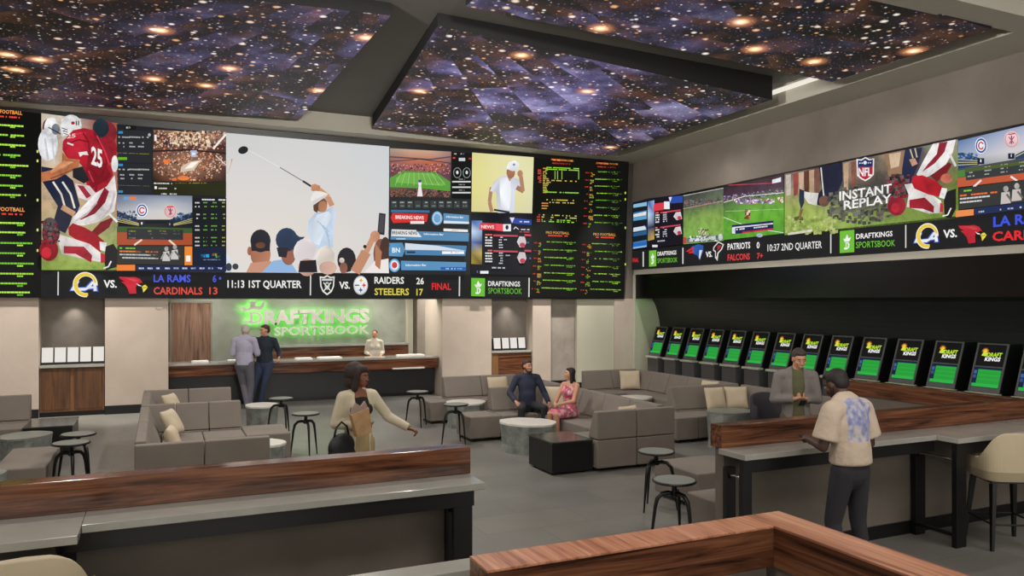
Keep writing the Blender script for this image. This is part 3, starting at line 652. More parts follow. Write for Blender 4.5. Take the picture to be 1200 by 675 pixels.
# right odds board
a = artB((600, 180, 3.97))
a.poly('0a0c08', [(102, 20), (544, 46), (518, 676), (80, 668)])
for x, y, w in ((182, 36, 104), (392, 52, 100)): a.dashes('ff9040', x, y - 12, x + w, 8, .06, .95, (4, 8)); a.dashes('ff4030', x + 6, y + 6, x + w - 10, 5, .05, .95)
def board(x0, x1, rows, sk=-.02):
    for y in rows:
        xx = x0 + (y - 100) * -.045
        a.dashes('f03c30', xx, y, xx + 16, 5, .03, .9)
        for k in range(3): a.dashes(random.choice(['f0a040', 'd8b848', '9cc840']), xx + 22, y + 2 + k * 7, xx + 22 + random.uniform(8, 22), 5, .03, .85)
        a.dashes(random.choice(GR), xx + random.uniform(40, 60), y - 4, x1 - random.uniform(4, 22), 4.5, .03, .95, (2, 5)); xb = x1 - 54
        a.dashes(random.choice(GR), xb, y + 6, xb + 26, 4.5, .03, .95)
board(342, 520, [86, 120, 152, 186, 218, 252, 288, 322]); board(116, 308, [412, 448, 484, 520, 556, 590, 626]); board(342, 520, [420, 456, 490, 526, 560, 596, 632])
a.layer += 1
for y in (68, 76): a.dashes('98e040', 160, y - 6, 312, 4.5, .04, .85, (2, 5))
for i, y in enumerate(range(66, 184, 8)):
    a.dashes('f04838', 120, y, 136, 5, .02, .85 if y < 135 else .0); a.dashes(['f0a040', 'a0d840'][i % 2], 144, y, 144 + random.uniform(14, 36), 5, .03, .9)
for x in (200, 212, 232, 310): a.line('a0c860', [(x, 80), (x, 120)], 3, False)
a.dashes('e8c050', 180, 122, 300, 5, .04, .7); a.dashes('98e040', 146, 176, 310, 5, .03, .9)
for y in (212, 224): a.dashes('d8c050', 160, y, 290, 5, .03, .7)
for y in (228, 240, 252): a.dashes('f0a040', 138, y, 168, 5, .03, .8)
for y in (282, 292, 304, 312): a.dashes('f04838', 116, y, 130, 5, 0, .9); a.dashes(random.choice(['d8d060', '98e040']), 138, y, 300, 5, .04, .45)
a.text('f0b050', 'PRO FOOTBALL', (158, 373), (266, 376), 12, .0); a.dashes('f04838', 168, 378, 260, 6, .03, .9); a.text('f0b050', 'PRO FOOTBALL', (378, 381), (482, 384), 12, .0); a.dashes('f04838', 390, 386, 474, 6, .03, .9)
for y in (178, 208, 340, 510): a.dashes('b8d860', 524, y, 530, 10, 0, 1)
a.build('odds_board', vw)

# logo drawing helpers, frame = box centre cx, cy and half sizes
def ram(a, cx, cy, w, h, sk=0):
    Q = lambda x, y: (cx + x * w, cy + y * h + sk * x * w)
    a.poly('3c64c8', [Q(-1, .5), Q(-.62, -.32), Q(-.25, -.32), Q(-.46, .18), Q(.1, .16), Q(.52, -.36), Q(.9, -.36), Q(1, .55), Q(.62, .55), Q(.6, .38), Q(.3, .40), Q(.1, .55)])
    a.poly('f4f4f8', [Q(-.9, .44), Q(-.56, -.26), Q(-.32, -.26), Q(-.56, .24), Q(.16, .22), Q(.56, -.28), Q(.82, -.28), Q(.9, .48), Q(.68, .48), Q(.66, .28), Q(.34, .30), Q(.06, .46)])
    a.poly('2850b0', [Q(.5, .12), Q(.64, -.08), Q(.66, .12)])
    def arc(col, r0, r1, t0, t1, dx=0):
        a.layer += 1; n = 22
        o = [Q(dx + .1 + r0 * math.cos(t) * .85, -.02 + r0 * math.sin(t)) for t in [t0 + (t1 - t0) * i / n for i in range(n + 1)]]
        i_ = [Q(dx + .1 + r1 * math.cos(t) * .85 + .05, -.02 + r1 * math.sin(t)) for t in [t0 + (t1 - t0) * i / n for i in range(n + 1)]]
        for k in range(n): a.poly(col, [o[k], o[k + 1], i_[k + 1], i_[k]], False)
    arc('f0ecd8', 1.0, .66, PI * .45, PI * 2.02); arc('ecc838', .92, .70, PI * .42, PI * 1.95)
def redbird(a, cx, cy, w, h, sk=0):
    Q = lambda x, y: (cx + x * w, cy + y * h + sk * x * w)
    a.poly('c82838', [Q(-1, -.95), Q(-.3, -.9), Q(.1, -.92), Q(.45, -.7), Q(.62, -.35), Q(.72, -.02), Q(.3, .0), Q(.16, .2), Q(.2, .9), Q(-.28, .95), Q(-.42, .3), Q(-.62, -.1), Q(-.86, -.4), Q(-.6, -.42), Q(-.92, -.7)])
    a.poly('e04850', [Q(-.8, -.88), Q(0, -.8), Q(.4, -.5), Q(.1, -.4), Q(-.4, -.7)])
    a.poly('141010', [Q(.22, -.05), Q(.6, -.3), Q(.74, .0), Q(.62, .3), Q(.7, .62), Q(.36, .5), Q(.2, .2)])
    a.poly('f4f4f4', [Q(.2, -.22), Q(.34, .05), Q(.6, .12), Q(.46, -.02), Q(.34, -.08)])
    a.poly('e8d840', [Q(.68, .0), Q(.84, -.06), Q(1.0, .22), Q(.86, .5), Q(.68, .8), Q(.64, .4), Q(.58, .22)]); a.line('8c7c10', [Q(.64, .26), Q(.96, .24)], .05 * w)
def shield(a, cx, cy, w, h, sk=0):
    Q = lambda x, y: (cx + x * w, cy + y * h + sk * x * w)
    base = [(-1, -.85), (-.45, -.8), (0, -1), (.45, -.8), (1, -.85), (.92, .1), (.62, .65), (0, 1), (-.62, .65), (-.92, .1)]
    a.poly('e4e4e0', [Q(*p) for p in base]); a.poly('181818', [Q(p[0] * .82, p[1] * .82) for p in base]); a.poly('d0d0cc', [Q(-.7, -.62), Q(.7, -.62), Q(.7, -.42), Q(-.7, -.42)])
    a.ell('c0c0bc', *Q(0, .08), w * .34, h * .38); a.ell('202020', *Q(0, .0), w * .24, h * .14); a.line('e0e0dc', [Q(-.5, -.25), Q(.5, .6)], .14 * w); a.line('e0e0dc', [Q(.5, -.25), Q(-.5, .6)], .14 * w)
def hypo(a, cx, cy, w, h, sk=0):
    a.ell('c8c8c8', cx, cy, w, h, 24); a.ell('eceeee', cx, cy, w * .9, h * .9, 24)
    for col, x, y in (('e8c030', .05, -.5), ('d83838', .45, 0), ('3058a8', 0, .5)):
        k = [(0, -.3), (.09, -.09), (.32, 0), (.09, .09), (0, .3), (-.09, .09), (-.32, 0), (-.09, -.09)]
        a.poly(col, [(cx + (x + p) * w, cy + (y + q) * h) for p, q in k])
    a.line('404448', [(cx - .8 * w, cy), (cx - .2 * w, cy)], .12 * h)
def crown(a, cx, cy, w, h, col='f4f4f0', sk=0):
    """small crown over a letter D, on the green tile"""
    Q = lambda x, y: (cx + x * w, cy + y * h + sk * x * w)
    a.poly(col, [Q(-.62, -.35), Q(-.3, -.3), Q(0, -.8), Q(.3, -.32), Q(.66, -.45), Q(.42, -.02), Q(-.4, .02)])
    a.poly(col, [Q(-.28, .08), Q(.2, .06), Q(.44, .3), Q(.36, .68), Q(0, .86), Q(-.46, .82), Q(-.44, .62), Q(-.2, .66), Q(-.22, .2)]); a.poly('6cc030', [Q(-.04, .2), Q(.14, .26), Q(.2, .48), Q(.08, .66), Q(-.06, .68)])
def nflshield(a, cx, cy, w, h, sk=0):
    Q = lambda x, y: (cx + x * w, cy + y * h + sk * x * w)
    base = [(-1, -.86), (-.5, -.8), (0, -1), (.5, -.8), (1, -.86), (.95, .5), (.5, .8), (0, 1), (-.5, .8), (-.95, .5)]
    a.poly('f4f4f4', [Q(*p) for p in base]); a.poly('c8283c', [Q(p[0] * .86, p[1] * .88) for p in base]); a.poly('18306c', [Q(p[0] * .86, p[1] * .88) for p in base[:5]] + [Q(.84, -.2), Q(-.84, -.2)])
    for x in (-.6, -.35, .35, .6): a.ell('f4f4f4', *Q(x, -.5), w * .08, h * .06, 6)
    a.ell('f4f4f4', *Q(0, -.52), w * .2, h * .16, 10)
    a.text('f8f8f8', 'NFL', Q(-.74, .56), Q(.74, .56), h * .66, .03)

# ticker of the back wall
a = artB()
a.poly('1a1a1c', [(48, 317), (622, 323), (622, 349.8), (48, 349)])
W = 'ecebe6'
for x, y0, y1 in ((68.3, 318.5, 346), (364, 321.5, 346), (538.5, 324, 347), (620, 325.5, 348)): a.line('dcdad4', [(x, y0), (x - .3, y1)], 1.4)
ram(a, 98.2, 333.8, 17.2, 14.8); redbird(a, 156.4, 334.3, 16.8, 10.6); shield(a, 383.2, 334, 8.8, 12); hypo(a, 422.3, 334.2, 8.5, 11.2)
a.text(W, 'VS.', (121.5, 336.6), (137, 336.8), 8.4, .03); a.text('4c5cdc', 'LA RAMS', (180, 330.2), (223.3, 330.4), 8.2); a.text('4c5cdc', '6', (249, 330.4), (253.4, 330.4), 8); a.ell('4c5cdc', 257.8, 326.2, 1.5, 1.7, 8)
a.text('dc5040', 'CARDINALS', (180, 344.6), (237, 344.9), 8.2); a.text('dc5040', '13', (245, 344.6), (254.8, 344.7), 8)
a.text(W, '11:13 1ST QUARTER', (266.4, 336.8), (353, 337.2), 8.4); a.text(W, 'VS.', (397, 337.9), (409.6, 338), 7.8, .03)
a.text(W, 'RAIDERS', (438.3, 332), (472.8, 332.3), 7.6); a.text(W, '26', (487.3, 332.8), (496, 332.9), 7.4); a.text('dccc50', 'STEELERS', (438.3, 345.4), (478.6, 345.6), 7.6); a.text('dccc50', '17', (487.3, 345.8), (495, 345.8), 7.4)
a.text('e02c2c', 'FINAL', (505.2, 339.2), (527.8, 339.4), 7.6); a.poly('68bc34', [(551.4, 325.6), (567.5, 326), (567.2, 347.2), (551.2, 346.8)]); crown(a, 559.4, 336.3, 7, 9.4)
a.text(W, 'DRAFTKINGS', (571, 334.9), (608.4, 335.5), 5.6); a.text('6cc034', 'SPORTSBOOK', (571, 343.8), (610.4, 344.5), 6.6, .0)
a.build('score_ticker', vw)

# ------------------------------------------------------------------ long screen on the right wall
XS = 11.86
def fR(u, v): return onx(u, v, XS)
def artR(tr=(0, 0, 1)): return Art(fR, (-1, 0, 0), tr)
rw = thing('video_wall', 'long narrow LED screen on the right wall showing instant replay and scores', 'video wall')
MB().box(XS + .002, XR - .002, 6.1, 18.04, 3.215, 5.035).build('screen_housing', M['black'], rw)
def zr(u, z):   # image row of height z on the right screen at column u
    d = ray(u, 0); t = XS / d.x; return HOR - (z - CAMH) * FPX / t
def strip(a, col, u0, u1, z0, z1): a.poly(col, [(u0, zr(u0, z1)), (u1, zr(u1, z1)), (u1, zr(u1, z0)), (u0, zr(u0, z0))])
ZTk = 3.74
# news page, statistics page
a = artR((735, 190, 5.195)); 
a.poly('141c24', [(33, 246), (125, 222), (125, 520), (33, 530)])
for y in (250, 300, 330, 400, 425, 480, 500): a.poly(random.choice(['5c9cc4', '3c78a4', '88b8d8', '2c5c88']), [(38, y + 8), (120, y - 8), (120, y + 16), (38, y + 28)])
a.poly('dce4e8', [(40, 318), (118, 300), (118, 322), (40, 336)]); a.dashes('d05040', 56, 318, 100, 8, -.2); a.poly('d0dce4', [(40, 400), (110, 388), (118, 410), (40, 424)]); a.poly('2864b8', [(38, 496), (120, 484), (120, 506), (38, 518)])
a.poly('181420', [(125, 222), (342, 196), (340, 500), (128, 524)])
a.grid([(128, 240), (168, 232), (168, 470), (128, 480)], [['3058a0', '90b8e8'], ['c8dcf0', '7890c0'], ['2c3c70', '18203c'], ['a08840', 'c8a848']])
a.poly('d83c48', [(166, 254), (230, 244), (228, 290), (162, 300)]); a.rect('e8eaf0', 228, 240, 262, 286); a.poly('2c4ca8', [(258, 212), (342, 204), (342, 246), (262, 252)]); a.poly('e4e0ec', [(256, 214), (276, 212), (266, 244)])
for y0 in (306, 396):
    for k in range(5): a.dashes(['e87868', 'e8e8e8'][k > 0], 176, y0 + k * 14, 200, 8, -.1); a.dashes('c8ccd4', 222, y0 + k * 13, 246, 7, -.1)
    a.line('c84858', [(206, y0 + 2), (330, y0 - 14)], 8); a.poly('e0d4d8', [(286, y0 + 26), (300, y0), (330, y0 - 4), (338, y0 + 40), (306, y0 + 48)]); a.ell('c83c50', 322, y0 + 34, 12, 12)
a.rect('e0e0e4', 158, 504, 190, 518); a.dashes('b0b8c8', 190, 478, 240, 8, -.1)
a.build('news_page', rw)
# two live football matches
a = artR((735, 190, 5.195))
a.grid([(342, 204), (586, 158), (588, 478), (342, 500)], [['3c4440', '4c504c', '586058'], ['506048', '5c6c4c', '6c7c58'], ['7c9c50', '88a854', '88ac54'], ['80ac50', '88b454', '88b04c'], ['74a448', '7cac4c', '80ac4c']])
a.dots(['403c48', '8c8490', 'a05850', '5c5c68'], 346, 225, 584, 268, 260, 3.5, lambda x, y: y > 262 - (x - 342) * .14 - 26 and y < 285 - (x - 342) * .16); a.line('b8b8b0', [(342, 205), (586, 158)], 5)
a.line('c89888', [(342, 284), (586, 236)], 4); a.dots(['e8ece0', 'c8d0c8', 'a84840', '405848'], 430, 400, 510, 460, 70, 4, lambda x, y: (x - 468) ** 2 / 1500 + (y - 430) ** 2 / 900 < 1)
a.poly('687870', [(342, 466), (586, 440), (586, 474), (342, 496)]); a.poly('c0ccc8', [(380, 466), (540, 448), (540, 470), (380, 486)]); a.ell('d8dcd8', 570, 456, 14, 20); a.dots(['f0f0f0', '405068'], 380, 452, 550, 482, 50, 4); a.rect('c04838', 344, 456, 362, 496)
a.grid([(588, 152), (956, 74), (958, 434), (588, 474)], [['30242c', '402c34', '48303a'], ['402c3c', '503448', '544050'], ['587c40', '6ca040', '6c9c40'], ['60a034', '6cb438', '68ac38'], ['60a834', '66b038', '60a434'], ['58a030', '60a834', '589c30']])
a.dots(['785878', 'a090b8', '402840', 'c0a8b0', '584070'], 592, 150, 954, 232, 420, 4, lambda x, y: y > 206 - (x - 588) * .12 and y < 262 - (x - 588) * .2)
a.line('d84858', [(620, 140), (900, 128)], 4); a.poly('e8e8f0', [(886, 108), (940, 92), (940, 120), (886, 130)]); a.line('e8f0e0', [(592, 246), (720, 208), (956, 186)], 4); a.line('dcecd0', [(592, 336), (760, 400), (956, 430)], 4); a.line('c8e0b0', [(600, 300), (956, 286)], 2)
a.dots(['d8c8e0', '9878b8', '6c4878', 'f0e8f0', 'b86878'], 650, 226, 900, 252, 130, 5); a.dots(['9c3c38', 'e8d8c8', '5c2c28'], 724, 286, 752, 346, 30, 6); a.dots(['c84848', 'f0e0d0'], 926, 218, 950, 250, 14, 6)
a.poly('1c2450', [(642, 384), (896, 356), (896, 412), (642, 440)]); a.poly('e4e4ec', [(646, 396), (894, 370), (894, 378), (646, 404)]); a.poly('c82c40', [(706, 424), (894, 402), (894, 412), (706, 434)]); a.dashes('f0f0f8', 660, 408, 740, 8, -.11); a.dashes('f0f0f8', 776, 396, 860, 8, -.11); a.rect('e8e8f0', 644, 400, 664, 436); a.ell('a8b8c8', 812, 446, 20, 12)
a.build('match_picture', rw, M['photo'])
# replay picture
a = artR((910, 150, 4.218))
a.grid([(40, 227), (896, 56), (900, 446), (40, 530)], [['8c7c70', '6c5850', '28283c', 'a08c78', '60584c', 'b8a088', '484450', '98a080', 'a8a090'], ['a89888', '806858', '30304c', '9c8070', '605848', '8c7868', '48404c', '807868', '889060'],
       ['a0a068', '90905c', '6c6c54', '585850', '484440', '504844', '50484c', '706858', '788048'], ['98ac58', '9cac58', '909c60', '585c48', '403c38', '484440', '685c50', '707048', '6c8038'], ['9cb858', 'a4bc5c', 'a8bc64', '98a858', '808c4c', '7c8c4c', '809448', '7c9440', '708c38'], ['98b454', '9cb458', 'a0b458', '90ac50', '88a84c', '84a448', '809c44', '7c9840', '789838']])
for x, c in ((60, 'c8beb4'), (96, '984c40'), (124, 'c8a890'), (150, '5c3830'), (176, 'c09c80'), (204, '7c5444'), (346, 'c8a888'), (384, '8c5c4c')): a.poly(c, [(x - 14, zr(910 + x / 4.218, 5.0) * 4.218 - 632 + 10), (x + 12, zr(910 + x / 4.218, 5.0) * 4.218 - 632 + 4), (x + 10, 330), (x - 10, 336)])
a.poly('20243c', [(212, 194), (328, 170), (330, 260), (300, 330), (240, 390), (204, 380), (200, 340), (226, 300)]); a.line('e0dcd8', [(222, 196), (232, 300), (238, 352)], 6)
a.poly('e4e0dc', [(124, 310), (160, 318), (210, 322), (200, 384), (160, 372), (138, 340)]); a.ell('785448', 238, 362, 26, 28); a.poly('28304c', [(116, 300), (140, 310), (140, 370), (124, 404), (114, 360)]); a.line('8c6c48', [(128, 400), (118, 440)], 14); a.dots(['7c6c40', '5c5c34'], 96, 440, 130, 470, 12, 6)
a.dots(['54544c', '3c3c38', '6c6c5c', '484844', '787868'], 262, 270, 640, 470, 420, 9, lambda x, y: ((x - 420) / 190) ** 2 + ((y - 380) / 92) ** 2 < 1)
a.dots(['a8b468', '8c9c50', 'c0c884'], 44, 420, 300, 520, 120, 7, lambda x, y: y > 440)
a.poly('e8e0d0', [(60, 520), (180, 500), (180, 512), (60, 530)])
a.poly('98785c', [(536, 130), (640, 108), (636, 230), (560, 250)]); a.poly('d0b898', [(560, 130), (620, 120), (610, 190), (570, 200)])
a.poly('20284c', [(640, 108), (726, 96), (706, 180), (668, 272), (624, 260), (626, 200)]); a.line('c8b888', [(666, 106), (680, 150)], 7); a.line('c8b888', [(690, 100), (700, 146)], 7); a.poly('c89878', [(662, 156), (690, 150), (704, 178), (676, 190)])
a.ell('3c3434', 606, 280, 48, 54); a.ell('982030', 600, 384, 46, 50); a.ell('bc2838', 596, 396, 24, 24); a.dots(['241c20', '6c5c5c', '8c2430'], 556, 230, 660, 340, 90, 8)
a.poly('e8e4e0', [(640, 280), (700, 270), (760, 320), (820, 360), (828, 420), (760, 424), (650, 390), (660, 330)]); a.poly('a42030', [(664, 356), (740, 344), (786, 388), (784, 420), (730, 400), (664, 396)]); a.poly('c03040', [(816, 370), (832, 376), (830, 418), (814, 418)])
a.poly('f0ecea', [(780, 80), (894, 58), (880, 120), (840, 190), (760, 240), (716, 250), (700, 230), (730, 170)]); a.poly('941c30', [(812, 74), (854, 68), (838, 120), (790, 176), (728, 218), (756, 180), (800, 130)])
a.poly('7c1420', [(770, 236), (860, 170), (876, 180), (846, 230), (800, 268)]); a.poly('b41828', [(680, 240), (730, 234), (800, 264), (838, 300), (828, 344), (760, 330), (690, 300), (676, 270)]); a.poly('f0ecec', [(826, 296), (852, 300), (848, 354), (812, 344)])
a.poly('1c1a1c', [(850, 316), (896, 300), (896, 400), (872, 446), (840, 440), (836, 360)]); a.line('f4f4f4', [(830, 436), (856, 430), (872, 396)], 6); a.ell('c87058', 850, 250, 30, 24); a.line('d8d8dc', [(866, 130), (896, 190)], 12)
nflshield(a, 449, 204, 44, 60, -.04)
a.text('f4f2f0', 'INSTANT', (322, 360), (581, 320), 44, .02); a.text('f4f2f0', 'REPLAY', (344, 404), (581, 368), 42, .02)
a.build('replay_picture', rw, M['photo'])
# ball park page, runs on past the right edge of the photo
a = artR((1100, 140, 4.22))
a.grid([(96, 106), (830, -66), (830, 150), (96, 246)], [['5878a8', '98a4c4', 'a8b0cc', '8c98b8'], ['8094b8', 'b8bccc', 'c4c8d4', 'a0a8bc'], ['a0a8b4', 'd0ccd0', 'd4d0d0', 'b8b8c4'], ['7c848c', 'a8a8a8', 'a8a8a8', '90908c']])
a.poly('24426c', [(96, 166), (120, 164), (200, 190), (200, 226), (96, 246)]); a.dots(['3c6490', '7ca0c8', '203c5c'], 98, 170, 196, 200, 40, 5)
for k in range(3): a.line('d8c878', [(96, 198 + k * 14), (200, 204 + k * 8)], 3)
a.poly('24426c', [(380, 176), (430, 150), (430, 190), (380, 200)]); a.line('d8c878', [(384, 184), (430, 160)], 4)
a.poly('484c4c', [(96, 246), (830, 120), (830, 240), (96, 330)]); a.poly('4c8038', [(96, 254), (132, 248), (132, 282), (96, 288)]); a.poly('c05838', [(96, 290), (830, 190), (830, 250), (96, 336)])
a.poly('34383a', [(138, 244), (560, 190), (560, 246), (138, 302)]); a.poly('4c5c2c', [(138, 244), (560, 190), (560, 204), (138, 262)])
for y in (262, 280): 
    for x in (146, 230, 310, 400): a.dashes('a8aca4', x, y - (x - 146) * .13, x + 34, 6, -.13, .7)
for y in (244,): 
    for x in (230, 310, 400): a.dashes('c8c8a0', x, y - (x - 146) * .13, x + 34, 5, -.13, .7)
a.line('f0e0d8', [(214, 300), (176, 334)], 10); a.line('f0e0d8', [(360, 282), (392, 304)], 10)
a.ell('f0f2f6', 214, 130, 30, 40, 24); a.ell('1c4898', 214, 130, 26, 36, 24); a.ell('f0f2f6', 214, 130, 20, 27, 24); a.ring('d03434', 214, 130, 15, 20, 7, 22, .5, 2 * PI - .5)
a.ell('e8ccd0', 366, 100, 38, 42, 24); a.ring('d89898', 366, 100, 34, 38, 5); a.line('c83848', [(350, 76), (384, 70)], 6); a.line('2c5090', [(366, 80), (366, 122)], 6); a.line('c04050', [(352, 86), (378, 118)], 5); a.line('c04050', [(380, 84), (356, 120)], 5)
a.rect('101c34', 198, 192, 232, 222); a.rect('101c34', 350, 168, 382, 196); a.dashes('f0f0f0', 212, 198, 218, 14, 0, 1); a.dashes('f0f0f0', 364, 172, 368, 14, 0, 1)
a.poly('343634', [(110, 342), (420, 300), (420, 410), (104, 446)]); a.poly('343634', [(420, 300), (830, 240), (830, 380), (420, 410)])
for y, c, x1 in ((352, '7cc83c', 170), (374, 'f07030', 300), (390, 'd0d0d0', 260), (408, 'd0d0d0', 220)): a.dashes(c, 112, y, x1, 8, -.1, .85, (3, 6))
for cx, cy in ((340, 370), (395, 356)):
    a.ell('b0aca8', cx, cy - 26, 13, 15); a.poly('c4bcb8', [(cx - 22, cy - 8), (cx + 18, cy - 12), (cx + 24, cy + 44), (cx - 26, cy + 50)]); a.line('6c6460', [(cx + 4, cy), (cx + 30, cy + 34)], 11)
a.poly('e88c50', [(94, 452), (182, 444), (182, 474), (92, 484)]); a.poly('202c54', [(182, 440), (830, 366), (830, 400), (182, 474)])
for x in (216, 300, 360, 420, 470): a.dashes('d0d4e8', x - 10, 454 - (x - 216) * .11, x + 18, 8, -.1)
a.dots(['687080', '38404c', '9c8c68'], 440, 250, 820, 380, 120, 12)
a.build('ballpark_page', rw)
# ticker
a = artR()
strip(a, '1c1c1e', 741.3, 1290, 3.222, ZTk)
W2 = 'f0eeea'
for x in (753.9, 800.4, 973.8, 1061.7): a.line('dcdad4', [(x, zr(x, 3.68)), (x, zr(x, 3.28))], 1.3)
a.text('e02c2c', 'FINAL', (736.5 + 5, 307.2), (748.5, 306.9), 4.6)
for (x0, x1) in ((761, 769.4), (984.7, 1001.7)):
    a.poly('70bc38', [(x0, zr(x0, 3.69)), (x1, zr(x1, 3.69)), (x1, zr(x1, 3.27)), (x0, zr(x0, 3.27))]); cx = (x0 + x1) / 2; crown(a, cx, zr(cx, 3.48), (x1 - x0) * .42, (zr(cx, 3.27) - zr(cx, 3.69)) * .42, sk=-.1)
a.text(W2, 'DRAFTKINGS', (771.2, 299.8), (793.3, 298), 4.6); a.text('74c83c', 'SPORTSBOOK', (771.2, 308.4), (794.4, 307.2), 5.6, 0)
# american football club emblems
Q = lambda x, y: (804 + x, 297 + y - x * .1)
a.poly('2858a0', [Q(7, -7), Q(15, -9.5), Q(21, -7), Q(21, 0), Q(17.5, 5), Q(16.5, 10), Q(14, 4), Q(9, 1)]); a.poly('d03038', [Q(0, -2), Q(9, -7), Q(10, -4.5), Q(4, -1.8)]); a.poly('d03038', [Q(3, -.5), Q(9.5, -3), Q(10, 0), Q(6, .6)]); a.poly('d8dce4', [Q(16.5, -2), Q(20, -2), Q(17, 9), Q(16, 6)])
a.text(W2, 'VS.', (828, 301.4), (835.6, 300.8), 6.2, .03)
Q = lambda x, y: (837 + x, 295.5 + y - x * .1)
a.poly('e0dcd8', [Q(0, -6), Q(6, -12), Q(12.6, -8), Q(10, -2), Q(6, 2), Q(5, 11), Q(2, 7), Q(2, 0), Q(-.5, -2)]); a.poly('281c20', [Q(1.4, -5.4), Q(6.2, -10.4), Q(11, -7.6), Q(9, -2.6), Q(4.8, 1.4), Q(4, 6), Q(3, 5), Q(3, -1), Q(.8, -2.6)]); a.poly('a03038', [Q(5, -7.5), Q(10, -7), Q(8, -4), Q(4.5, -1)])
a.text(W2, 'PATRIOTS', (853.8, 292.8), (880.4, 290.8), 7.2); a.text(W2, '0', (888, 291), (891.4, 290.8), 7.2); a.text('e04040', 'FALCONS', (854, 305.4), (880, 303.9), 7.2); a.text('e04040', '7+', (888.5, 303.3), (895.4, 302.8), 6.6)
a.text(W2, '10:37 2ND QUARTER', (900.9, 294.6), (964.6, 290.6), 8.2, .005)
a.text(W2, 'DRAFTKINGS', (1004.8, 280.2), (1047.6, 276.6), 5.9); a.text('74c83c', 'SPORTSBOOK', (1004.8, 290.9), (1050.6, 288.4), 7.4, 0)
ram(a, 1087, 277, 15.6, 15, -.07); a.text(W2, 'VS.', (1107.5, 278.8), (1123.6, 277.4), 9, .03); redbird(a, 1142, 274.3, 16.6, 11.4, -.07)
a.text('3c54dc', 'LA RAMS', (1166.5, 266), (1236, 258.5), 11.4, .03); a.text('e02c34', 'CARDINALS', (1165.6, 282.6), (1263, 277.2), 10.6, .03); a.text('3c54dc', '6', (1252, 257.4), (1258, 257), 11)
a.text('e02c34', '13', (1272, 276.4), (1284, 275.8), 10)
a.build('score_ticker', rw)
# ------------------------------------------------------------------ reception desk, back counter, door, logo
t = thing('reception_counter', 'long reception counter with white top, walnut band and black front', 'counter')
MB().box(.185, 6.34, 18.33, 19.0, .935, .985).build('countertop', M['quartz'], t, bevel=.006)
MB().box(.185, 6.33, 18.36, 18.95, .70, .934).build('wood_band', M['walnut_x'], t)
MB().box(.19, 6.32, 18.62, 18.94, .08, .699).build('front_panel', M['charcoal'], t)
MB().box(.2, 6.3, 18.68, 18.92, 0, .079).build('toe_kick', M['black'], t)
t = thing('back_counter', 'low walnut back counter under the glowing sign behind the cashier', 'counter')
MB().box(2.2, 6.1, 20.0, 20.48, 1.19, 1.235).build('countertop', M['quartz'], t)
MB().box(2.22, 6.08, 20.03, 20.48, 0, 1.189).build('cabinet', M['walnut_x'], t)
t = tag(thing('wood_panel', 'tall walnut wall panel left of the glowing sign', 'wall panel'))
for k in range(5): MB().box(.27 + k * .178, .27 + k * .178 + .176, 20.46, 20.498, .0, 2.30).build('board', M['walnut_z'], t)
fr = MB(); fr.box(.235, .268, 20.44, 20.499, 0, 2.34); fr.box(1.162, 1.20, 20.44, 20.499, 0, 2.34); fr.box(.268, 1.162, 20.44, 20.499, 2.302, 2.34); fr.build('frame', M['recess'], t)

# things lying on the counter
for lab, u0, u1, v, w in (('white paper tray at the left end of the reception counter', 222, 241, 420, .3), ('white paper sheet on the counter beside the white-haired man', 261, 276, 419, .25), ('long white paper tray on the counter right of the man in the dark shirt', 338, 358, 417.5, .25), ('wide white paper tray in the middle of the reception counter', 363, 391, 416.5, .3), ('white paper tray on the counter near the cashier', 452, 485, 414, .3)):
    p = onz(u0, v, .99); q = onz(u1, v, .99); x0, x1 = sorted((p.x, q.x)); y = 18.55
    m = MB(); m.box(x0, x1, y, y + w, .986, 1.012); m.box(x0 + .02, x1 - .02, y + .02, y + w - .02, 1.012, 1.02)
    tag(m.build('paper_tray', M['paper']), lab, 'paper tray', 'paper trays on the reception counter')
tag(MB().box(5.15, 5.95, 18.24, 18.33, .70, .73).build('wall_shelf', M['marble']), 'small white shelf fixed low on the reception counter front', 'shelf')

# halo-lit sign: silver letters standing off the wall with green light behind
def fS(y):
    return lambda u, v: ony(u, v, y)
sg = thing('wall_sign', 'silver crown and letter sign with green halo light on the reception wall', 'sign')
def raised(name, draw, mat, y0, y1, parent):
    """artwork drawn flat then given real thickness between y0 and y1"""
    a = Art(fS(y0), (0, -1, 0)); a.dl = 0; draw(a)
    o = a.build(name, parent, mat)
    s = o.modifiers.new('thickness', 'SOLIDIFY'); s.thickness = y1 - y0; s.offset = -1 if False else 0
    return o
def d_top(a): a.text('ffffff', 'RAFTKINGS', (309.5, 379.6), (433, 377.2), 15.0, .05)
def d_bot(a): a.text('ffffff', 'SPORTSBOOK', (321, 393.4), (433, 390.8), 10.0, .03)
def d_crown(a):
    Q = lambda x, y: (260 + x / 6.316, 345 + y / 6.316)
    a.poly('ffffff', [Q(100, 82), Q(125, 100), Q(150, 94), Q(165, 92), Q(180, 104), Q(204, 96), Q(210, 76), Q(194, 50), Q(216, 56), Q(226, 40), Q(238, 54), Q(258, 50), Q(246, 74), Q(256, 88), Q(284, 88), Q(292, 68), Q(322, 44), Q(306, 100), Q(290, 118), Q(230, 112), Q(170, 130), Q(150, 120), Q(130, 110)])
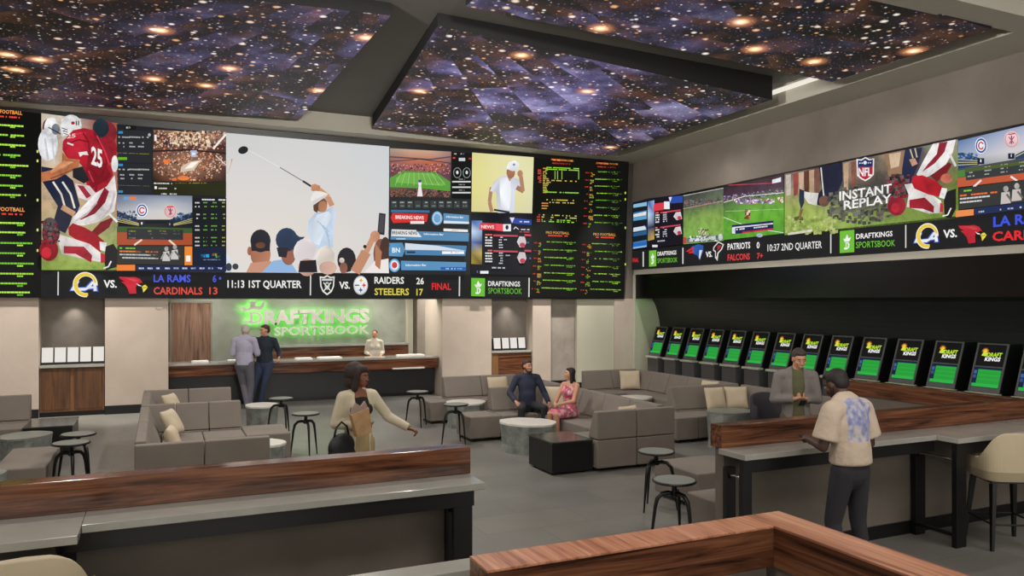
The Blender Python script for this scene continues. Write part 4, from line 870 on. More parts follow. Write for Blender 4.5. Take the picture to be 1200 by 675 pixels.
def d_D(a):
    Q = lambda x, y: (260 + x / 6.316, 345 + y / 6.316)
    a.layer = 0
    outer = [(196, 134), (240, 126), (280, 136), (300, 160), (300, 190), (280, 212), (240, 218), (190, 214), (166, 204), (152, 188), (170, 184), (186, 196), (204, 196), (204, 150)]
    inner = [(228, 146), (228, 200), (246, 202), (268, 192), (276, 170), (266, 150), (246, 144)]
    a.poly('ffffff', [Q(*p) for p in outer[:1]] + [Q(*p) for p in outer[1:3]] + [Q(300, 160), Q(276, 166), Q(262, 148), Q(228, 144), Q(228, 200), Q(204, 200), Q(204, 150)])
    a.poly('ffffff', [Q(300, 160), Q(300, 190), Q(280, 212), Q(240, 218), Q(190, 214), Q(166, 204), Q(152, 188), Q(170, 184), Q(186, 196), Q(228, 200), Q(256, 198), Q(274, 184), Q(276, 166)])
m_let = plain('sign_letter_metal', 'b8b0ac', .4, .2)
m_hal2 = glow('green_halo_light_bright', '7cff60', 12)
m_hal = glow('green_halo_light', '66ff48', 5)
for nm, fn in (('top_lettering', d_top), ('bottom_lettering', d_bot), ('crown', d_crown), ('initial_letter', d_D)):
    o = raised(nm, fn, m_let, 20.37, 20.41, sg)
    h = raised('halo_light', fn, m_hal if 'lettering' in nm else m_hal2, 20.42, 20.425, o)

# ------------------------------------------------------------------ recess cabinets and brochure holders
def cabinet(label, x0, x1, y, ztop, kind):
    t = thing('storage_cabinet', label, 'cabinet')
    MB().box(x0 + .01, x1 - .01, y + .02, 18.48, .10, ztop - .05).build('body', M['cabframe'], t)
    MB().box(x0 + .005, x1 - .005, y - .02, 18.49, ztop - .05, ztop).build('top', M['quartz'], t)
    if kind:
        xm = (x0 + x1) / 2
        for a, b in ((x0 + .04, xm - .035), (xm + .035, x1 - .04)):
            MB().box(a, b, y, y + .019, .15, ztop - .08).build('door', M['cab'], t, bevel=.004)
    else:
        MB().box(x0 + .02, x0 + .2, y, y + .019, .13, ztop - .07).build('side_stile', M['cabframe'], t)
        for k in range(3): MB().box(x0 + .21, x1 - .03, y, y + .019, .13 + k * .29, .13 + k * .29 + .28).build('drawer', M['walnut_x'], t, bevel=.004)
    return t
cabinet('two-door walnut cabinet in the left recess of the back wall', -2.195, -1.025, 18.12, 1.05, 1)
cabinet('walnut drawer cabinet in the right recess behind the sitting man', 7.69, 8.83, 18.14, 1.08, 0)
def holder(x0, x1, y, z0, z1, where, i, n, proto):
    w = x1 - x0; cx = (x0 + x1) / 2
    words = ['first', 'second', 'third', 'fourth', 'fifth']
    label = '%s card holder from the left in the %s' % (words[i], where)
    if proto is None:
        t = thing('brochure_holder', label, 'brochure holder', (cx, y, z0), group='brochure holders on the ' + where)
        MB().add([(-w / 2, 0, 0), (w / 2, 0, 0), (w / 2, .12, 0), (-w / 2, .12, 0), (-w / 2, .05, z1 - z0 - .02), (w / 2, .05, z1 - z0 - .02), (w / 2, .12, z1 - z0 - .02), (-w / 2, .12, z1 - z0 - .02)], [(0, 3, 2, 1), (4, 5, 6, 7), (0, 1, 5, 4), (1, 2, 6, 5), (2, 3, 7, 6), (3, 0, 4, 7)]).build('backplate', M['black'], t)
        q = .45
        MB().add([(-w * q, -.012, .02), (w * q, -.012, .02), (w * q, .0, .02), (-w * q, .0, .02), (-w * q, .036, z1 - z0), (w * q, .036, z1 - z0), (w * q, .048, z1 - z0), (-w * q, .048, z1 - z0)], [(0, 3, 2, 1), (4, 5, 6, 7), (0, 1, 5, 4), (1, 2, 6, 5), (2, 3, 7, 6), (3, 0, 4, 7)]).build('card', M['card_glow'], t)
        MB().box(-w / 2, w / 2, -.035, -.014, 0, .05).build('front_lip', M['black'], t)
        return t
    c = copy_tree(proto); c.location = (cx, y, z0); c['label'] = label; c['group'] = 'brochure holders on the ' + where; return c
M['card_glow'] = glow('card_painted_glow', 'f2ece4', .85)  # paper cards given emission to look brightly lit; no lamp inside
pr = None
xs = [(48.0, 62.8), (63.4, 77.6), (78.2, 92.6), (93.0, 107.5), (108.2, 122.4)]
for i, (a_, b_) in enumerate(xs):
    p = holder(ony(a_, 420, 18.3).x, ony(b_, 420, 18.3).x, 18.3, 1.051, 1.40, 'left recess', i, 5, pr); pr = pr or p
pr = None
for i, (a_, b_) in enumerate([(578.6, 587.2), (588.5, 597), (598, 606.4), (607.4, 616.2)]):
    p = holder(ony(a_, 405, 18.3).x, ony(b_, 405, 18.3).x, 18.3, 1.081, 1.40, 'right recess', i, 4, pr); pr = pr or p

# ------------------------------------------------------------------ betting kiosks along the right wall
words14 = ['farthest', 'second', 'third', 'fourth', 'fifth', 'sixth', 'seventh', 'eighth', 'ninth', 'tenth', 'eleventh', 'twelfth', 'thirteenth', 'nearest']
def kiosk():
    t = thing('betting_kiosk', '', 'kiosk', (0, 0, 0))
    # local frame: front faces -x, width along -y from 0 to -.52, x measured from the ledge front
    W_ = .52
    MB().box(.04, .62, -W_ + .02, -.02, 0, .83).build('cabinet', M['kiosk'], t, bevel=.01)
    MB().box(-.02, .16, -W_, 0, .835, .885).build('ledge', M['silver'], t, bevel=.012)
    MB().prism([(.10, .886), (.36, 1.66), (.66, 1.66), (.66, .886)], 1, -W_ - .0, 0).build('housing', M['kioskdark'], t)
    ang = math.atan2(.26, .774)
    ux = Vector((math.sin(ang), 0, math.cos(ang))); nrm = Vector((-math.cos(ang), 0, math.sin(ang))); yv = Vector((0, -1, 0))
    o0 = Vector((.10, 0, .886))
    L_ = .816
    def fm(x, y): return o0 + yv * x + ux * (L_ - y)      # x right from the far side, y down from the top
    fr = MB(); P = lambda x, y, h: fm(x, y) + nrm * h
    def slab(x0, x1, y0, y1, h): fr.hexa([P(x0, y1, .001), P(x1, y1, .001), P(x1, y0, .001), P(x0, y0, .001)], [P(x0, y1, h), P(x1, y1, h), P(x1, y0, h), P(x0, y0, h)])
    slab(0, .028, 0, L_, .02); slab(W_ - .028, W_, 0, L_, .02); slab(.028, W_ - .028, 0, .022, .02); slab(.028, W_ - .028, .385, .405, .018); slab(.028, W_ - .028, L_ - .075, L_, .016)
    fr.build('bezel', M['kiosk'], t)
    a = Art(fm, nrm, (0, 0, 1)); a.layer = 2
    a.rect('0c080c', .028, .022, W_ - .028, .385)
    # sun-like crown emblem with two words
    cx, cy = .145, .135
    for k in range(9):
        th = -PI * .5 + (k - 4) * .42
        a.poly('f0b030' if k % 2 else 'f07828', [(cx + .025 * math.cos(th - .35), cy + .025 * math.sin(th - .35)), (cx + .068 * math.cos(th), cy + .068 * math.sin(th)), (cx + .025 * math.cos(th + .35), cy + .025 * math.sin(th + .35))], k == 0)
    a.ell('f4c838', cx, cy, .032, .032); a.poly('c8e038', [(cx - .05, cy + .075), (cx - .03, cy + .02), (cx + .045, cy + .02), (cx + .035, cy + .085)])
    a.text('b8e030', 'DRAFT', (.185, .222), (.435, .214), .066, .035, .1); a.text('f8f8f8', 'KINGS', (.165, .296), (.42, .288), .062, .035, .1)
    a.rect('101c3c', .028, .405, W_ - .028, L_ - .075); a.rect('249c38', .10, .44, W_ - .04, L_ - .085); a.rect('2cac44', .035, L_ - .14, W_ - .04, L_ - .085)
    a.layer += 1
    for k in range(6): a.rect('1c8430' if k % 2 else '48b858', .115, .46 + k * .036, W_ - .055, .463 + k * .036, False)
    a.dashes('c8e8d0', .04, .412, .3, .014, 0, .8, (1.5, 3)); a.rect('3c5c9c', .035, .46, .085, .52, False); a.rect('344c84', .035, .535, .085, .59, False)
    a.build('screen', t)
    return t
k0 = kiosk()
for i in range(14):
    k = k0 if i == 0 else copy_tree(k0)
    k.location = (11.95, 17.52 - .757 * i, 0)
    k['label'] = '%s betting kiosk %s' % (words14[i], 'from the back corner in the right wall row' if 0 < i < 13 else 'of the row along the right wall')
    k['group'] = 'betting kiosks along the right wall'

# ------------------------------------------------------------------ bars with walnut riser, quartz shelf and black frame
def barframe(t, posts, xa, xb, y0, yb, lw=.11):
    """black steel rail under the shelf and pairs of posts joined by a small hoop"""
    MB().box(xa, xb, y0, y0 + .05, .89, .995).build('front_rail', M['black'], t)
    for x, yf in posts:
        MB().box(x, x + lw, yf, yf + .05, 0, .889).build('leg', M['black'], t)
        MB().box(x + .03, x + .03 + lw, yb - .06, yb - .01, 0, .889).build('leg', M['black'], t)
        MB().tube([(x + .04, yf + .05, .80), (x + .04, yf + .08, .83), (x + .05, (yf + yb) / 2, .835), (x + .06, yb - .09, .83), (x + .06, yb - .06, .80)], .012, 8).build('hoop', M['chrome'], t, smooth=True)
        MB().box(x + .02, x + .06, yf + .05, yb - .06, .10, .13).build('foot_bar', M['black'], t)
t = thing('bar_counter', 'long front bar at the left with walnut ledge and grey quartz shelf', 'bar')
MB().box(-4.6, 2.14, 5.45, 5.61, 1.05, 1.25).build('wood_ledge', M['walnut_x'], t, bevel=.004)
MB().box(-4.58, 2.06, 5.475, 5.59, 0, 1.049).build('concrete_panel', M['barpanel'], t)
MB().add([], []).box(-.41, 2.13, 5.13, 5.474, 1.0, 1.049).build('shelf', M['quartz'], t, bevel=.004)
MB().box(-4.6, -.412, 4.91, 5.474, 1.0, 1.049).build('shelf', M['quartz'], t, bevel=.004)
MB().box(-4.58, 2.04, 5.462, 5.474, 0, .13).build('kick_plate', M['black'], t)
barframe(t, [(1.90, 5.16)], -.5, 2.05, 5.15, 5.46, .14)
barframe(t, [(-.60, 4.95), (-3.0, 4.95)], -4.5, -.52, 4.94, 5.46)
t = thing('bar_counter', 'right front bar with walnut ledge, where the man in the printed t-shirt stands', 'bar')
MB().box(4.52, 8.93, 5.45, 5.61, 1.05, 1.25).build('wood_ledge', M['walnut_x'], t, bevel=.004)
MB().box(8.78, 8.93, 5.612, 8.15, 1.05, 1.25).build('wood_ledge', M['walnut_y'], t, bevel=.004)
MB().box(4.56, 8.9, 5.475, 5.59, 0, 1.049).build('concrete_panel', M['barpanel'], t)
MB().box(8.80, 8.91, 5.592, 8.12, 0, 1.049).build('concrete_panel', M['barpanel'], t)
MB().box(4.50, 6.87, 5.13, 5.474, 1.0, 1.049).build('shelf', M['quartz'], t, bevel=.004)
MB().box(6.872, 9.6, 4.91, 5.474, 1.0, 1.049).build('shelf', M['quartz'], t, bevel=.004)
MB().box(4.58, 8.9, 5.462, 5.474, 0, .13).build('kick_plate', M['black'], t)
MB().box(8.94, 9.6, 5.475, 5.59, 0, 1.24).build('end_panel', M['barpanel'], t)
barframe(t, [(4.46 + .04, 5.16)], 4.50, 6.86, 5.15, 5.46, .10)
barframe(t, [(6.89, 4.94), (9.3, 4.94)], 6.88, 9.58, 4.93, 5.46, .14)
t = thing('bar_counter', 'nearest bar corner with pale walnut top at the bottom edge of the photo', 'bar')
MB().box(1.22, 2.74, 2.92, 3.12, 1.238, 1.25).build('top_board', M['oak_cap'], t, bevel=.002)
MB().box(2.741, 2.96, -1.5, 3.12, 1.238, 1.25).build('top_board', M['oak_y'], t, bevel=.002)
MB().box(1.221, 2.74, 2.921, 3.119, 1.05, 1.2375).build('wood_ledge', M['walnut_x'], t)
MB().box(2.741, 2.959, -1.5, 3.119, 1.05, 1.2375).build('wood_ledge', M['walnut_y'], t)
MB().box(1.25, 2.72, 2.95, 3.09, 0, 1.049).build('concrete_panel', M['barpanel'], t)
MB().box(2.77, 2.93, -1.5, 3.08, 0, 1.049).build('concrete_panel', M['barpanel'], t)
t = thing('drink_rail', 'narrow grey drink rail on a black frame at the bottom centre', 'table')
MB().box(-1.2, 1.42, 3.46, 3.62, 1.03, 1.065).build('top', M['quartz'], t, bevel=.004)
MB().box(-1.18, 1.40, 3.465, 3.50, .93, 1.029).build('apron', M['black'], t)
for x in (-1.1, 1.30):
    MB().box(x, x + .06, 3.47, 3.52, 0, .929).build('leg', M['black'], t)
    MB().box(x, x + .06, 3.56, 3.60, 0, 1.029).build('leg', M['black'], t)
MB().tube([(-1.07, 3.52, .25), (1.33, 3.52, .25)], .014, 8).build('foot_bar', M['chrome'], t, smooth=True)

# ------------------------------------------------------------------ modular sofas
SH, BH = .42, .83
def backX(mb, x0, x1, yo, d):
    """back running along x; outer face at y=yo, thickness grows towards the seat side (d=+1 or -1 gives seat direction)"""
    mb.prism([(yo, .446), (yo, BH), (yo + d * .11, BH), (yo + d * .255, .446)], 0, x0, x1); mb.prism([(yo, .05), (yo, .438), (yo + d * .26, .438), (yo + d * .26, .05)], 0, x0, x1)
def backY(mb, y0, y1, xo, d):
    mb.prism([(xo, .446), (xo, BH), (xo + d * .11, BH), (xo + d * .255, .446)], 1, y0, y1); mb.prism([(xo, .05), (xo, .438), (xo + d * .26, .438), (xo + d * .26, .05)], 1, y0, y1)
def split(a, b, n): return [(a + (b - a) * i / n + .004, a + (b - a) * (i + 1) / n - .004) for i in range(n)]
def sofa(label, backs, seats, group='modular grey sofas'):
    t = thing('modular_sofa', label, 'sofa', group=group)
    for kind, a, b, o, d, n in backs:
        for p, q in split(a, b, n):
            m = MB(); (backX if kind == 'x' else backY)(m, p, q, o, d); m.build('backrest', M['fabric'], t, bevel=.016, seg=3)
    for x0, x1, y0, y1 in seats:
        MB().box(x0 + .004, x1 - .004, y0 + .004, y1 - .004, .05, SH).build('seat', M['fabric'], t, bevel=.02, seg=3)
    fx = MB()
    for x0, x1, y0, y1 in seats:
        for px in (x0 + .08, x1 - .08):
            for py in (y0 + .08, y1 - .08): fx.box(px - .02, px + .02, py - .02, py + .02, 0, .05)
    fx.build('foot_plates', M['black'], t)
    return t
# centre group, spine at x 6.76, open to the left
sofa('grey sofa bay with the couple, its tall back panels facing the camera', [('x', 5.46, 6.76, 9.17, 1, 2), ('y', 9.44, 12.36, 6.76, -1, 4), ('x', 5.28, 6.76, 12.64, -1, 2)],
     [(5.95, 6.5, 9.44, 10.3), (5.95, 6.5, 10.3, 11.15), (5.95, 6.5, 11.15, 11.96), (5.28, 5.9, 11.96, 12.38), (5.9, 6.5, 11.96, 12.38), (5.46, 5.94, 9.44, 10.0), (4.70, 5.27, 12.0, 12.66)])
sofa('grey sofa bay behind the sitting man, against the right recess cabinet', [('y', 12.66, 14.48, 6.78, -1, 3), ('x', 5.16, 6.76, 14.75, -1, 2)],
     [(5.95, 6.52, 12.66, 13.4), (5.95, 6.52, 13.4, 14.0), (5.16, 5.9, 14.0, 14.48), (5.9, 6.52, 14.0, 14.48), (4.70, 5.15, 14.1, 14.76)])
# left group, spine at x -.24, open to the right
sofa('grey sofa bay at the left with its back to the front bar, pillow in corner', [('x', -.24, 1.14, 9.05, 1, 2), ('y', 9.32, 12.34, -.24, 1, 4), ('x', -.24, 1.14, 12.62, -1, 3)],
     [(.03, .58, 9.32, 10.2), (.03, .58, 10.2, 11.05), (.03, .58, 11.05, 11.66), (.03, .58, 11.66, 12.34), (.58, 1.14, 11.66, 12.34), (1.14, 1.77, 11.72, 12.64)])
sofa('grey sofa bay at the left nearest the reception counter', [('y', 12.63, 14.34, -.24, 1, 3), ('x', -.24, 1.16, 14.62, -1, 2)],
     [(.03, .58, 12.64, 13.5), (.03, .58, 13.5, 14.34), (.58, 1.16, 13.72, 14.34)])
# right group, spine at x 9.75
sofa('grey sofa bay in the back right corner by the kiosks', [('x', 8.38, 9.75, 14.75, -1, 2), ('y', 11.42, 14.48, 9.75, -1, 5)],
     [(8.38, 8.95, 13.85, 14.48), (8.95, 9.48, 13.85, 14.48), (8.95, 9.48, 13.0, 13.85), (8.95, 9.48, 12.2, 13.0), (8.95, 9.48, 11.45, 12.2)])
sofa('grey sofa bay behind the right front bar with a pair of cream pillows', [('x', 8.22, 9.75, 11.40, -1, 2), ('y', 7.6, 11.12, 9.75, -1, 5)],
     [(8.22, 8.9, 10.5, 11.12), (8.9, 9.48, 10.5, 11.12), (8.95, 9.48, 9.6, 10.5), (8.95, 9.48, 8.7, 9.6), (7.75, 8.21, 10.48, 11.14)])
# near group beside the right bar
sofa('low grey seat blocks between the stools and the right front bar', [], [(5.47, 6.3, 7.0, 7.85), (4.87, 5.6, 5.85, 6.42), (5.6, 6.3, 5.85, 6.42)])
# far left group
sofa('grey sofa bay at the left edge of the photo in front of the plaster pier', [('x', -3.3, -1.89, 14.78, -1, 2), ('y', 11.2, 14.5, -3.3, 1, 4)], [(-3.0, -2.4, 13.8, 14.5), (-2.4, -1.89, 13.8, 14.5)])
sofa('grey sofa bay at the left edge with an ottoman beside the twin stools', [('x', -3.3, -1.75, 11.14, -1, 2), ('y', 9.0, 10.86, -3.3, 1, 2)], [(-3.0, -2.2, 10.3, 10.86), (-2.2, -1.76, 10.3, 10.86), (-1.75, -1.2, 10.5, 11.95)])

# ------------------------------------------------------------------ pillows
def pillow(label, loc, rz, tilt, w=.46, h=.44, creased=True):
    t = MB(); n = 9; g = []
    for sgn in (1, -1):
        for i in range(n):
            for j in range(n):
                a, b = i / (n - 1) * 2 - 1, j / (n - 1) * 2 - 1
                th = .075 * (max(0, (1 - a ** 4) * (1 - b ** 4))) ** .55
                pin = 1 - .05 * (1 - abs(b) ** 2) if abs(a) > .99 else 1
                g.append((a * w / 2 * (1 - .06 * (1 - b * b) * abs(a)), sgn * th, b * h / 2 * (1 - .06 * (1 - a * a) * abs(b))))
    fs = []
    for s_ in range(2):
        for i in range(n - 1):
            for j in range(n - 1):
                q = [s_ * n * n + i * n + j, s_ * n * n + (i + 1) * n + j, s_ * n * n + (i + 1) * n + j + 1, s_ * n * n + i * n + j + 1]
                fs.append(q if s_ == 1 else q[::-1])
    R = Matrix.Rotation(rz, 3, 'Z') @ Matrix.Rotation(tilt, 3, 'X')
    t.add([R @ Vector(p) for p in g], fs)
    o = t.build('throw_pillow', M['pillow'], smooth=True, loc=loc)
    wd = o.modifiers.new('weld', 'WELD'); wd.merge_threshold = .002
    ss = o.modifiers.new('round', 'SUBSURF'); ss.levels = 1; ss.render_levels = 1
    return tag(o, label, 'pillow', 'cream throw pillows')
zP = SH + .22
pillow('large cream pillow in the corner of the left sofa bay', (.17, 12.0, zP - .01), 1.2, -.5)
pillow('cream pillow in the left sofa bay nearest the counter', (.20, 14.02, zP - .01), 1.1, -.45)
pillow('top of a cream pillow just showing over the near left sofa back', (.16, 10.25, zP), 1.45, -.3)
pillow('cream pillow behind the sitting man', (6.2, 14.28, zP), .05, -.3, .5)
pillow('cream pillow leaning between the sitting man and woman', (6.38, 12.16, zP), -.55, -.3, .5, .46)
pillow('top of a cream pillow just showing over the near centre sofa back', (6.28, 9.62, zP - .02), .25, -.25, .42)
pillow('cream pillow in the back right corner sofa', (9.32, 14.26, zP), -.35, -.28, .5, .46)
pillow('left cream pillow of the pair behind the right front bar', (8.91, 10.92, zP), -.08, -.3, .44)
pillow('right cream pillow of the pair behind the right front bar', (9.32, 10.86, zP), -.4, -.3, .46)
pillow('tip of a cream pillow showing over the sofa partition before the kiosks', (9.36, 11.66, zP + .03), -1.3, -.3, .42)

# ------------------------------------------------------------------ stone stump tables and black box tables
M['shadetop'] = concrete('shaded_stone_top', '6c7069', '8c8f87', .3, 4.0, .02)  # darker copy of the marble top, shade put into the colour
def stump(label, x, y, r=.42, seed=0, h=.45, stretch=1.0, rot=0, top='marble'):
    random.seed(seed); t = thing('stump_table', label, 'side table', (x, y, 0), group='stone stump tables')
    n = 22; rad = [r * (1 + .08 * math.sin(2 * i * 2 * PI / n + seed) + random.uniform(-.04, .04)) for i in range(n)]
    def ring_(k, z): return [(math.cos(rot) * k * rad[i] * math.cos(2 * PI * i / n) * stretch - math.sin(rot) * k * rad[i] * math.sin(2 * PI * i / n), math.sin(rot) * k * rad[i] * math.cos(2 * PI * i / n) * stretch + math.cos(rot) * k * rad[i] * math.sin(2 * PI * i / n), z) for i in range(n)]
    m = MB(); rs = [ring_(.96, 0), ring_(.93, .12), ring_(.95, .25), ring_(1, h - .03)]
    vs = [p for r_ in rs for p in r_]; fs = [(a * n + i, a * n + (i + 1) % n, (a + 1) * n + (i + 1) % n, (a + 1) * n + i) for a in range(3) for i in range(n)] + [list(range(n))[::-1], [3 * n + i for i in range(n)]]
    m.add(vs, fs).build('stone_body', M['stump'], t)
    m = MB(); rs = [ring_(1.01, h - .029), ring_(1.01, h)]; vs = rs[0] + rs[1]
    m.add(vs, [(i, (i + 1) % n, n + (i + 1) % n, n + i) for i in range(n)] + [list(range(n))[::-1], [n + i for i in range(n)]]).build('stone_top', M[top], t)
stump('white-topped stone stump table in front of the sitting couple', 5.28, 10.98, .40, 3, .46, 1.12, -.6)
stump('white-topped stone stump table behind the stool, left of the sitting man', 5.25, 13.62, .36, 5, .46, 1.1, -.4)
stump('stone stump table behind the right front bar', 8.42, 9.95, .36, 8, .58, top='shadetop')
stump('stone stump table hidden behind the near left sofa back', 1.22, 10.9, .33, 9)
stump('stone stump table between the far left sofas and the stool by the reception', 1.72, 14.85, .32, 11)
stump('stone stump table at the left edge beside the black box table', -1.72, 12.75, .34, 12, .47, top='shadetop')
stump('stone stump table cut off by the left edge of the photo', -1.78, 9.9, .26, 13, .5, top='shadetop')
stump('low stone stump table in the back right corner bay', 8.6, 13.0, .34, 14)
def boxtable(label, x0, x1, y0, y1, h):
    t = thing('box_table', label, 'side table')
    MB().box(x0 + .01, x1 - .01, y0 + .01, y1 - .01, .03, h - .02).build('box_body', M['black'], t)
    MB().box(x0, x1, y0, y1, h - .02, h).build('top', M['boxtop'], t, bevel=.003)
    f = MB(); 
    for a_ in (x0 + .08, x1 - .08):
        for b_ in (y0 + .08, y1 - .08): f.box(a_ - .02, a_ + .02, b_ - .02, b_ + .02, 0, .03)
    f.build('foot_plates', M['black'], t)
M['boxtop'] = plain('box_table_top', '3c3e3a', .18, 0, .6, var=.1)
boxtable('black box table at the end of the couple\'s sofa', 4.80, 5.44, 9.24, 9.98, .45)
boxtable('black box table beside the left edge sofas under the wall cabinet', -1.86, -1.20, 13.6, 14.6, .45)

# ------------------------------------------------------------------ round stools with three bent legs
def stool():
    t = thing('round_stool', '', 'stool')
    MB().lathe([(.0, .628), (.17, .628), (.205, .636), (.21, .648), (.205, .658), (.19, .655)], seg=36).build('seat_rim', M['black'], t, smooth=False)
    MB().lathe([(0, .650), (.196, .650), (.192, .660), (0, .662)], seg=36).build('seat', M['stooltop'], t)
    MB().lathe([(.035, .50), (.028, .52), (.024, .60), (.05, .628)], seg=16).build('post', M['black'], t, smooth=True)
    for k in range(3):
        a = k * 2 * PI / 3 + .5; c_, s_ = math.cos(a), math.sin(a)
        path = [(.0, .52), (.06, .535), (.12, .525), (.165, .48), (.185, .40), (.21, .2), (.235, .0)]
        MB().tube([(c_ * r, s_ * r, z) for r, z in path], [.02, .022, .022, .021, .018, .014, .009], 8).build('leg', M['black'], t, smooth=True)
    return t
M['stooltop'] = plain('stool_seat', '7c7e77', .38, 0, .5, var=.05)
s0 = stool()
for i, (x, y, r, lab) in enumerate([(4.42, 13.98, 0, 'round stool by the reception side of the centre ottomans'), (4.45, 12.0, .4, 'round stool in front of the centre ottoman, right of the woman in the blazer'), (5.12, 7.3, .9, 'farther of the two round stools left of the right front bar'), (4.45, 6.05, .2, 'nearer of the two round stools left of the right front bar'),
        (1.94, 14.0, .3, 'round stool nearest the reception counter'), (2.02, 11.96, .1, 'round stool at the end of the left sofa ottoman'), (-.96, 10.65, .2, 'nearer of the twin round stools at the left'), (-.94, 11.32, .7, 'farther of the twin round stools at the left')]):
    o = s0 if i == 0 else copy_tree(s0)
    o.location = (x, y, 0); o.rotation_euler[2] = r; o['label'] = lab; o['group'] = 'round three-legged stools'

# ------------------------------------------------------------------ cream bar chairs
def barchair(label, loc, rz):
    t = thing('bar_chair', label, 'bar chair', loc, rz, 'cream bar chairs')
    # local: faces +y; shell wraps the back (-y) and sides
    n = 24; pts_o = []; 
    m = MB(); prof = []
    for i in range(n + 1):
        th = PI + (i / n) * PI           # from -x side round the back (-y) to +x
        k = abs(math.cos(th)) ; 
        x = .28 * math.copysign(abs(math.cos(th)) ** .42, math.cos(th)); y = .22 * -(abs(math.sin(th)) ** .75) - .02
        if i in (0, n): y = .22
        top = .84 + .27 * (abs(math.sin(th)) ** 1.5); prof.append((x, y, top))
    prof.insert(1, (prof[1][0], .06, .86)); prof.insert(len(prof) - 1, (prof[-2][0], .06, .86))
    vs = []; k = len(prof)
    for x, y, top in prof:
        r = math.hypot(x, y); ix, iy = x * (1 - .05 / max(r, .1)), y * (1 - .05 / max(r, .1))
        vs += [(x * .86, y * .86 + .01, .64), (x, y, .74), (x * 1.05, y * 1.06, top), (ix * 1.03, iy * 1.03, top), (ix, iy, .70)]
    fs = []
    for i in range(k - 1):
        for j in range(5):
            a_, b_ = i * 5 + j, i * 5 + (j + 1) % 5
            fs.append((a_, b_, b_ + 5, a_ + 5))
    fs += [(4, 3, 2, 1, 0), tuple((k - 1) * 5 + j for j in range(5))]
    sh = m.add(vs, fs).build('shell', M['leather'], t, smooth=False, bevel=.008)
    MB().box(-.215, .215, -.17, .24, .645, .745).build('seat', M['leather'], t, bevel=.03, seg=3)
    MB().box(-.2, .2, -.15, .22, .62, .644).build('seat_frame', M['black'], t)
    for sx in (-1, 1):
        for sy in (-1, 1):
            MB().tube([(sx * .19, sy * .18 + .02, .62), (sx * .235, sy * .25 + .02, 0)], [.034, .019], 4).build('leg', M['black'], t)
    m = MB(); q = [(-.215, -.2, .24), (.215, -.2, .24), (.215, .24, .24), (-.215, .24, .24)]
    for a_, b_ in zip(q, q[1:] + q[:1]): m.tube([a_, b_], .009, 6)
    m.build('foot_rest', M['black'], t)
    return t
barchair('cream bar chair at the right front bar, seen from behind', (7.44, 4.84, 0), -.5)
barchair('cream bar chair in the bottom left corner, only its back showing', (-.60, 4.60, 0), .05)
# ------------------------------------------------------------------ people
def V(*a): return Vector(a)
class Body(MB):
    """closed pieces that a voxel remesh fuses into one continuous skin"""
    def cap(s, p, q, r0, r1, flat=1.0, side=None, seg=14, mid=None, cut=False):
        """tapered limb with round ends; flat squashes it across its depth axis, side = its wide axis; mid = bulge factor"""
        p, q = Vector(p), Vector(q); d = (q - p); L = d.length
        if L < 1e-5: L = 1e-5; d = V(0, 0, 1e-5)
        d = d / L
        a = Vector(side) if side else d.cross(V(0, 1, 0))
        if a.length < 1e-3: a = V(1, 0, 0)
        a = (a - d * a.dot(d)).normalized(); b = d.cross(a)
        prof = []
        for i in range(5): t = i / 4 * PI / 2; prof.append((-r0 * math.cos(t), r0 * math.sin(t)))
        if mid: prof += [(L * .35, (r0 * .65 + r1 * .35) * mid)]
        prof += [(L, r1)] if cut else [(L + r1 * math.sin(i / 4 * PI / 2), r1 * math.cos(i / 4 * PI / 2)) for i in range(5)]
        n = len(prof); vs = []
        for z, r in prof:
            r = max(r, 1e-4)
            for k in range(seg):
                t = 2 * PI * k / seg; vs.append(p + d * z + a * (r * math.cos(t)) + b * (r * math.sin(t) * flat))
        fs = [(i * seg + k, i * seg + (k + 1) % seg, (i + 1) * seg + (k + 1) % seg, (i + 1) * seg + k) for i in range(n - 1) for k in range(seg)]
        fs += [list(range(seg))[::-1], [(n - 1) * seg + k for k in range(seg)]]
        return s.add(vs, fs)
    def fuse(s, name, mat, parent, vox=.012, smooth=2, fac=.5):
        o = s.build(name, mat, parent, smooth=True)
        r = o.modifiers.new('one skin', 'REMESH'); r.mode = 'VOXEL'; r.voxel_size = vox; r.use_smooth_shade = True
        if smooth: m = o.modifiers.new('relax', 'SMOOTH'); m.factor = fac; m.iterations = smooth
        return o
SKIN = {}
def skin(name, c): 
    SKIN[name] = plain('skin_' + name, c, .55, var=.06, scale=12); return SKIN[name]
skin('fair', 'c08c70'); skin('tan', 'a8785c'); skin('brown', '7c4c34'); skin('dark', '4a3024')
m_eye = plain('eye_white', '9c948c', .3, var=.01); m_iris = plain('eye_iris', '1c120c', .2, var=.01); m_lip = plain('lips', '8a4438', .5, var=.03)
m_teeth = plain('teeth', 'e8e4dc', .3, var=.01)

def base_pose(H=1.75, female=False):
    k = H / 1.75; sh = .175 if female else .195; hp = .095 if female else .09
    J = dict(pelvis=V(0, 0, .96), waist=V(0, 0, 1.10), chest=V(0, 0, 1.30), neck=V(0, .01, 1.475), head=V(0, -.015, 1.635))
    for s_, n in ((-1, 'R'), (1, 'L')):
        J['sh' + n] = V(s_ * sh, .01, 1.42); J['el' + n] = V(s_ * (sh + .05), .02, 1.13); J['wr' + n] = V(s_ * (sh + .055), -.05, .88)
        J['hip' + n] = V(s_ * hp, 0, .92); J['kn' + n] = V(s_ * (hp + .01), -.02, .50); J['an' + n] = V(s_ * (hp + .015), .02, .09); J['toe' + n] = V(s_ * (hp + .045), -.15, .035)
    return {a: b * k for a, b in J.items()}, k

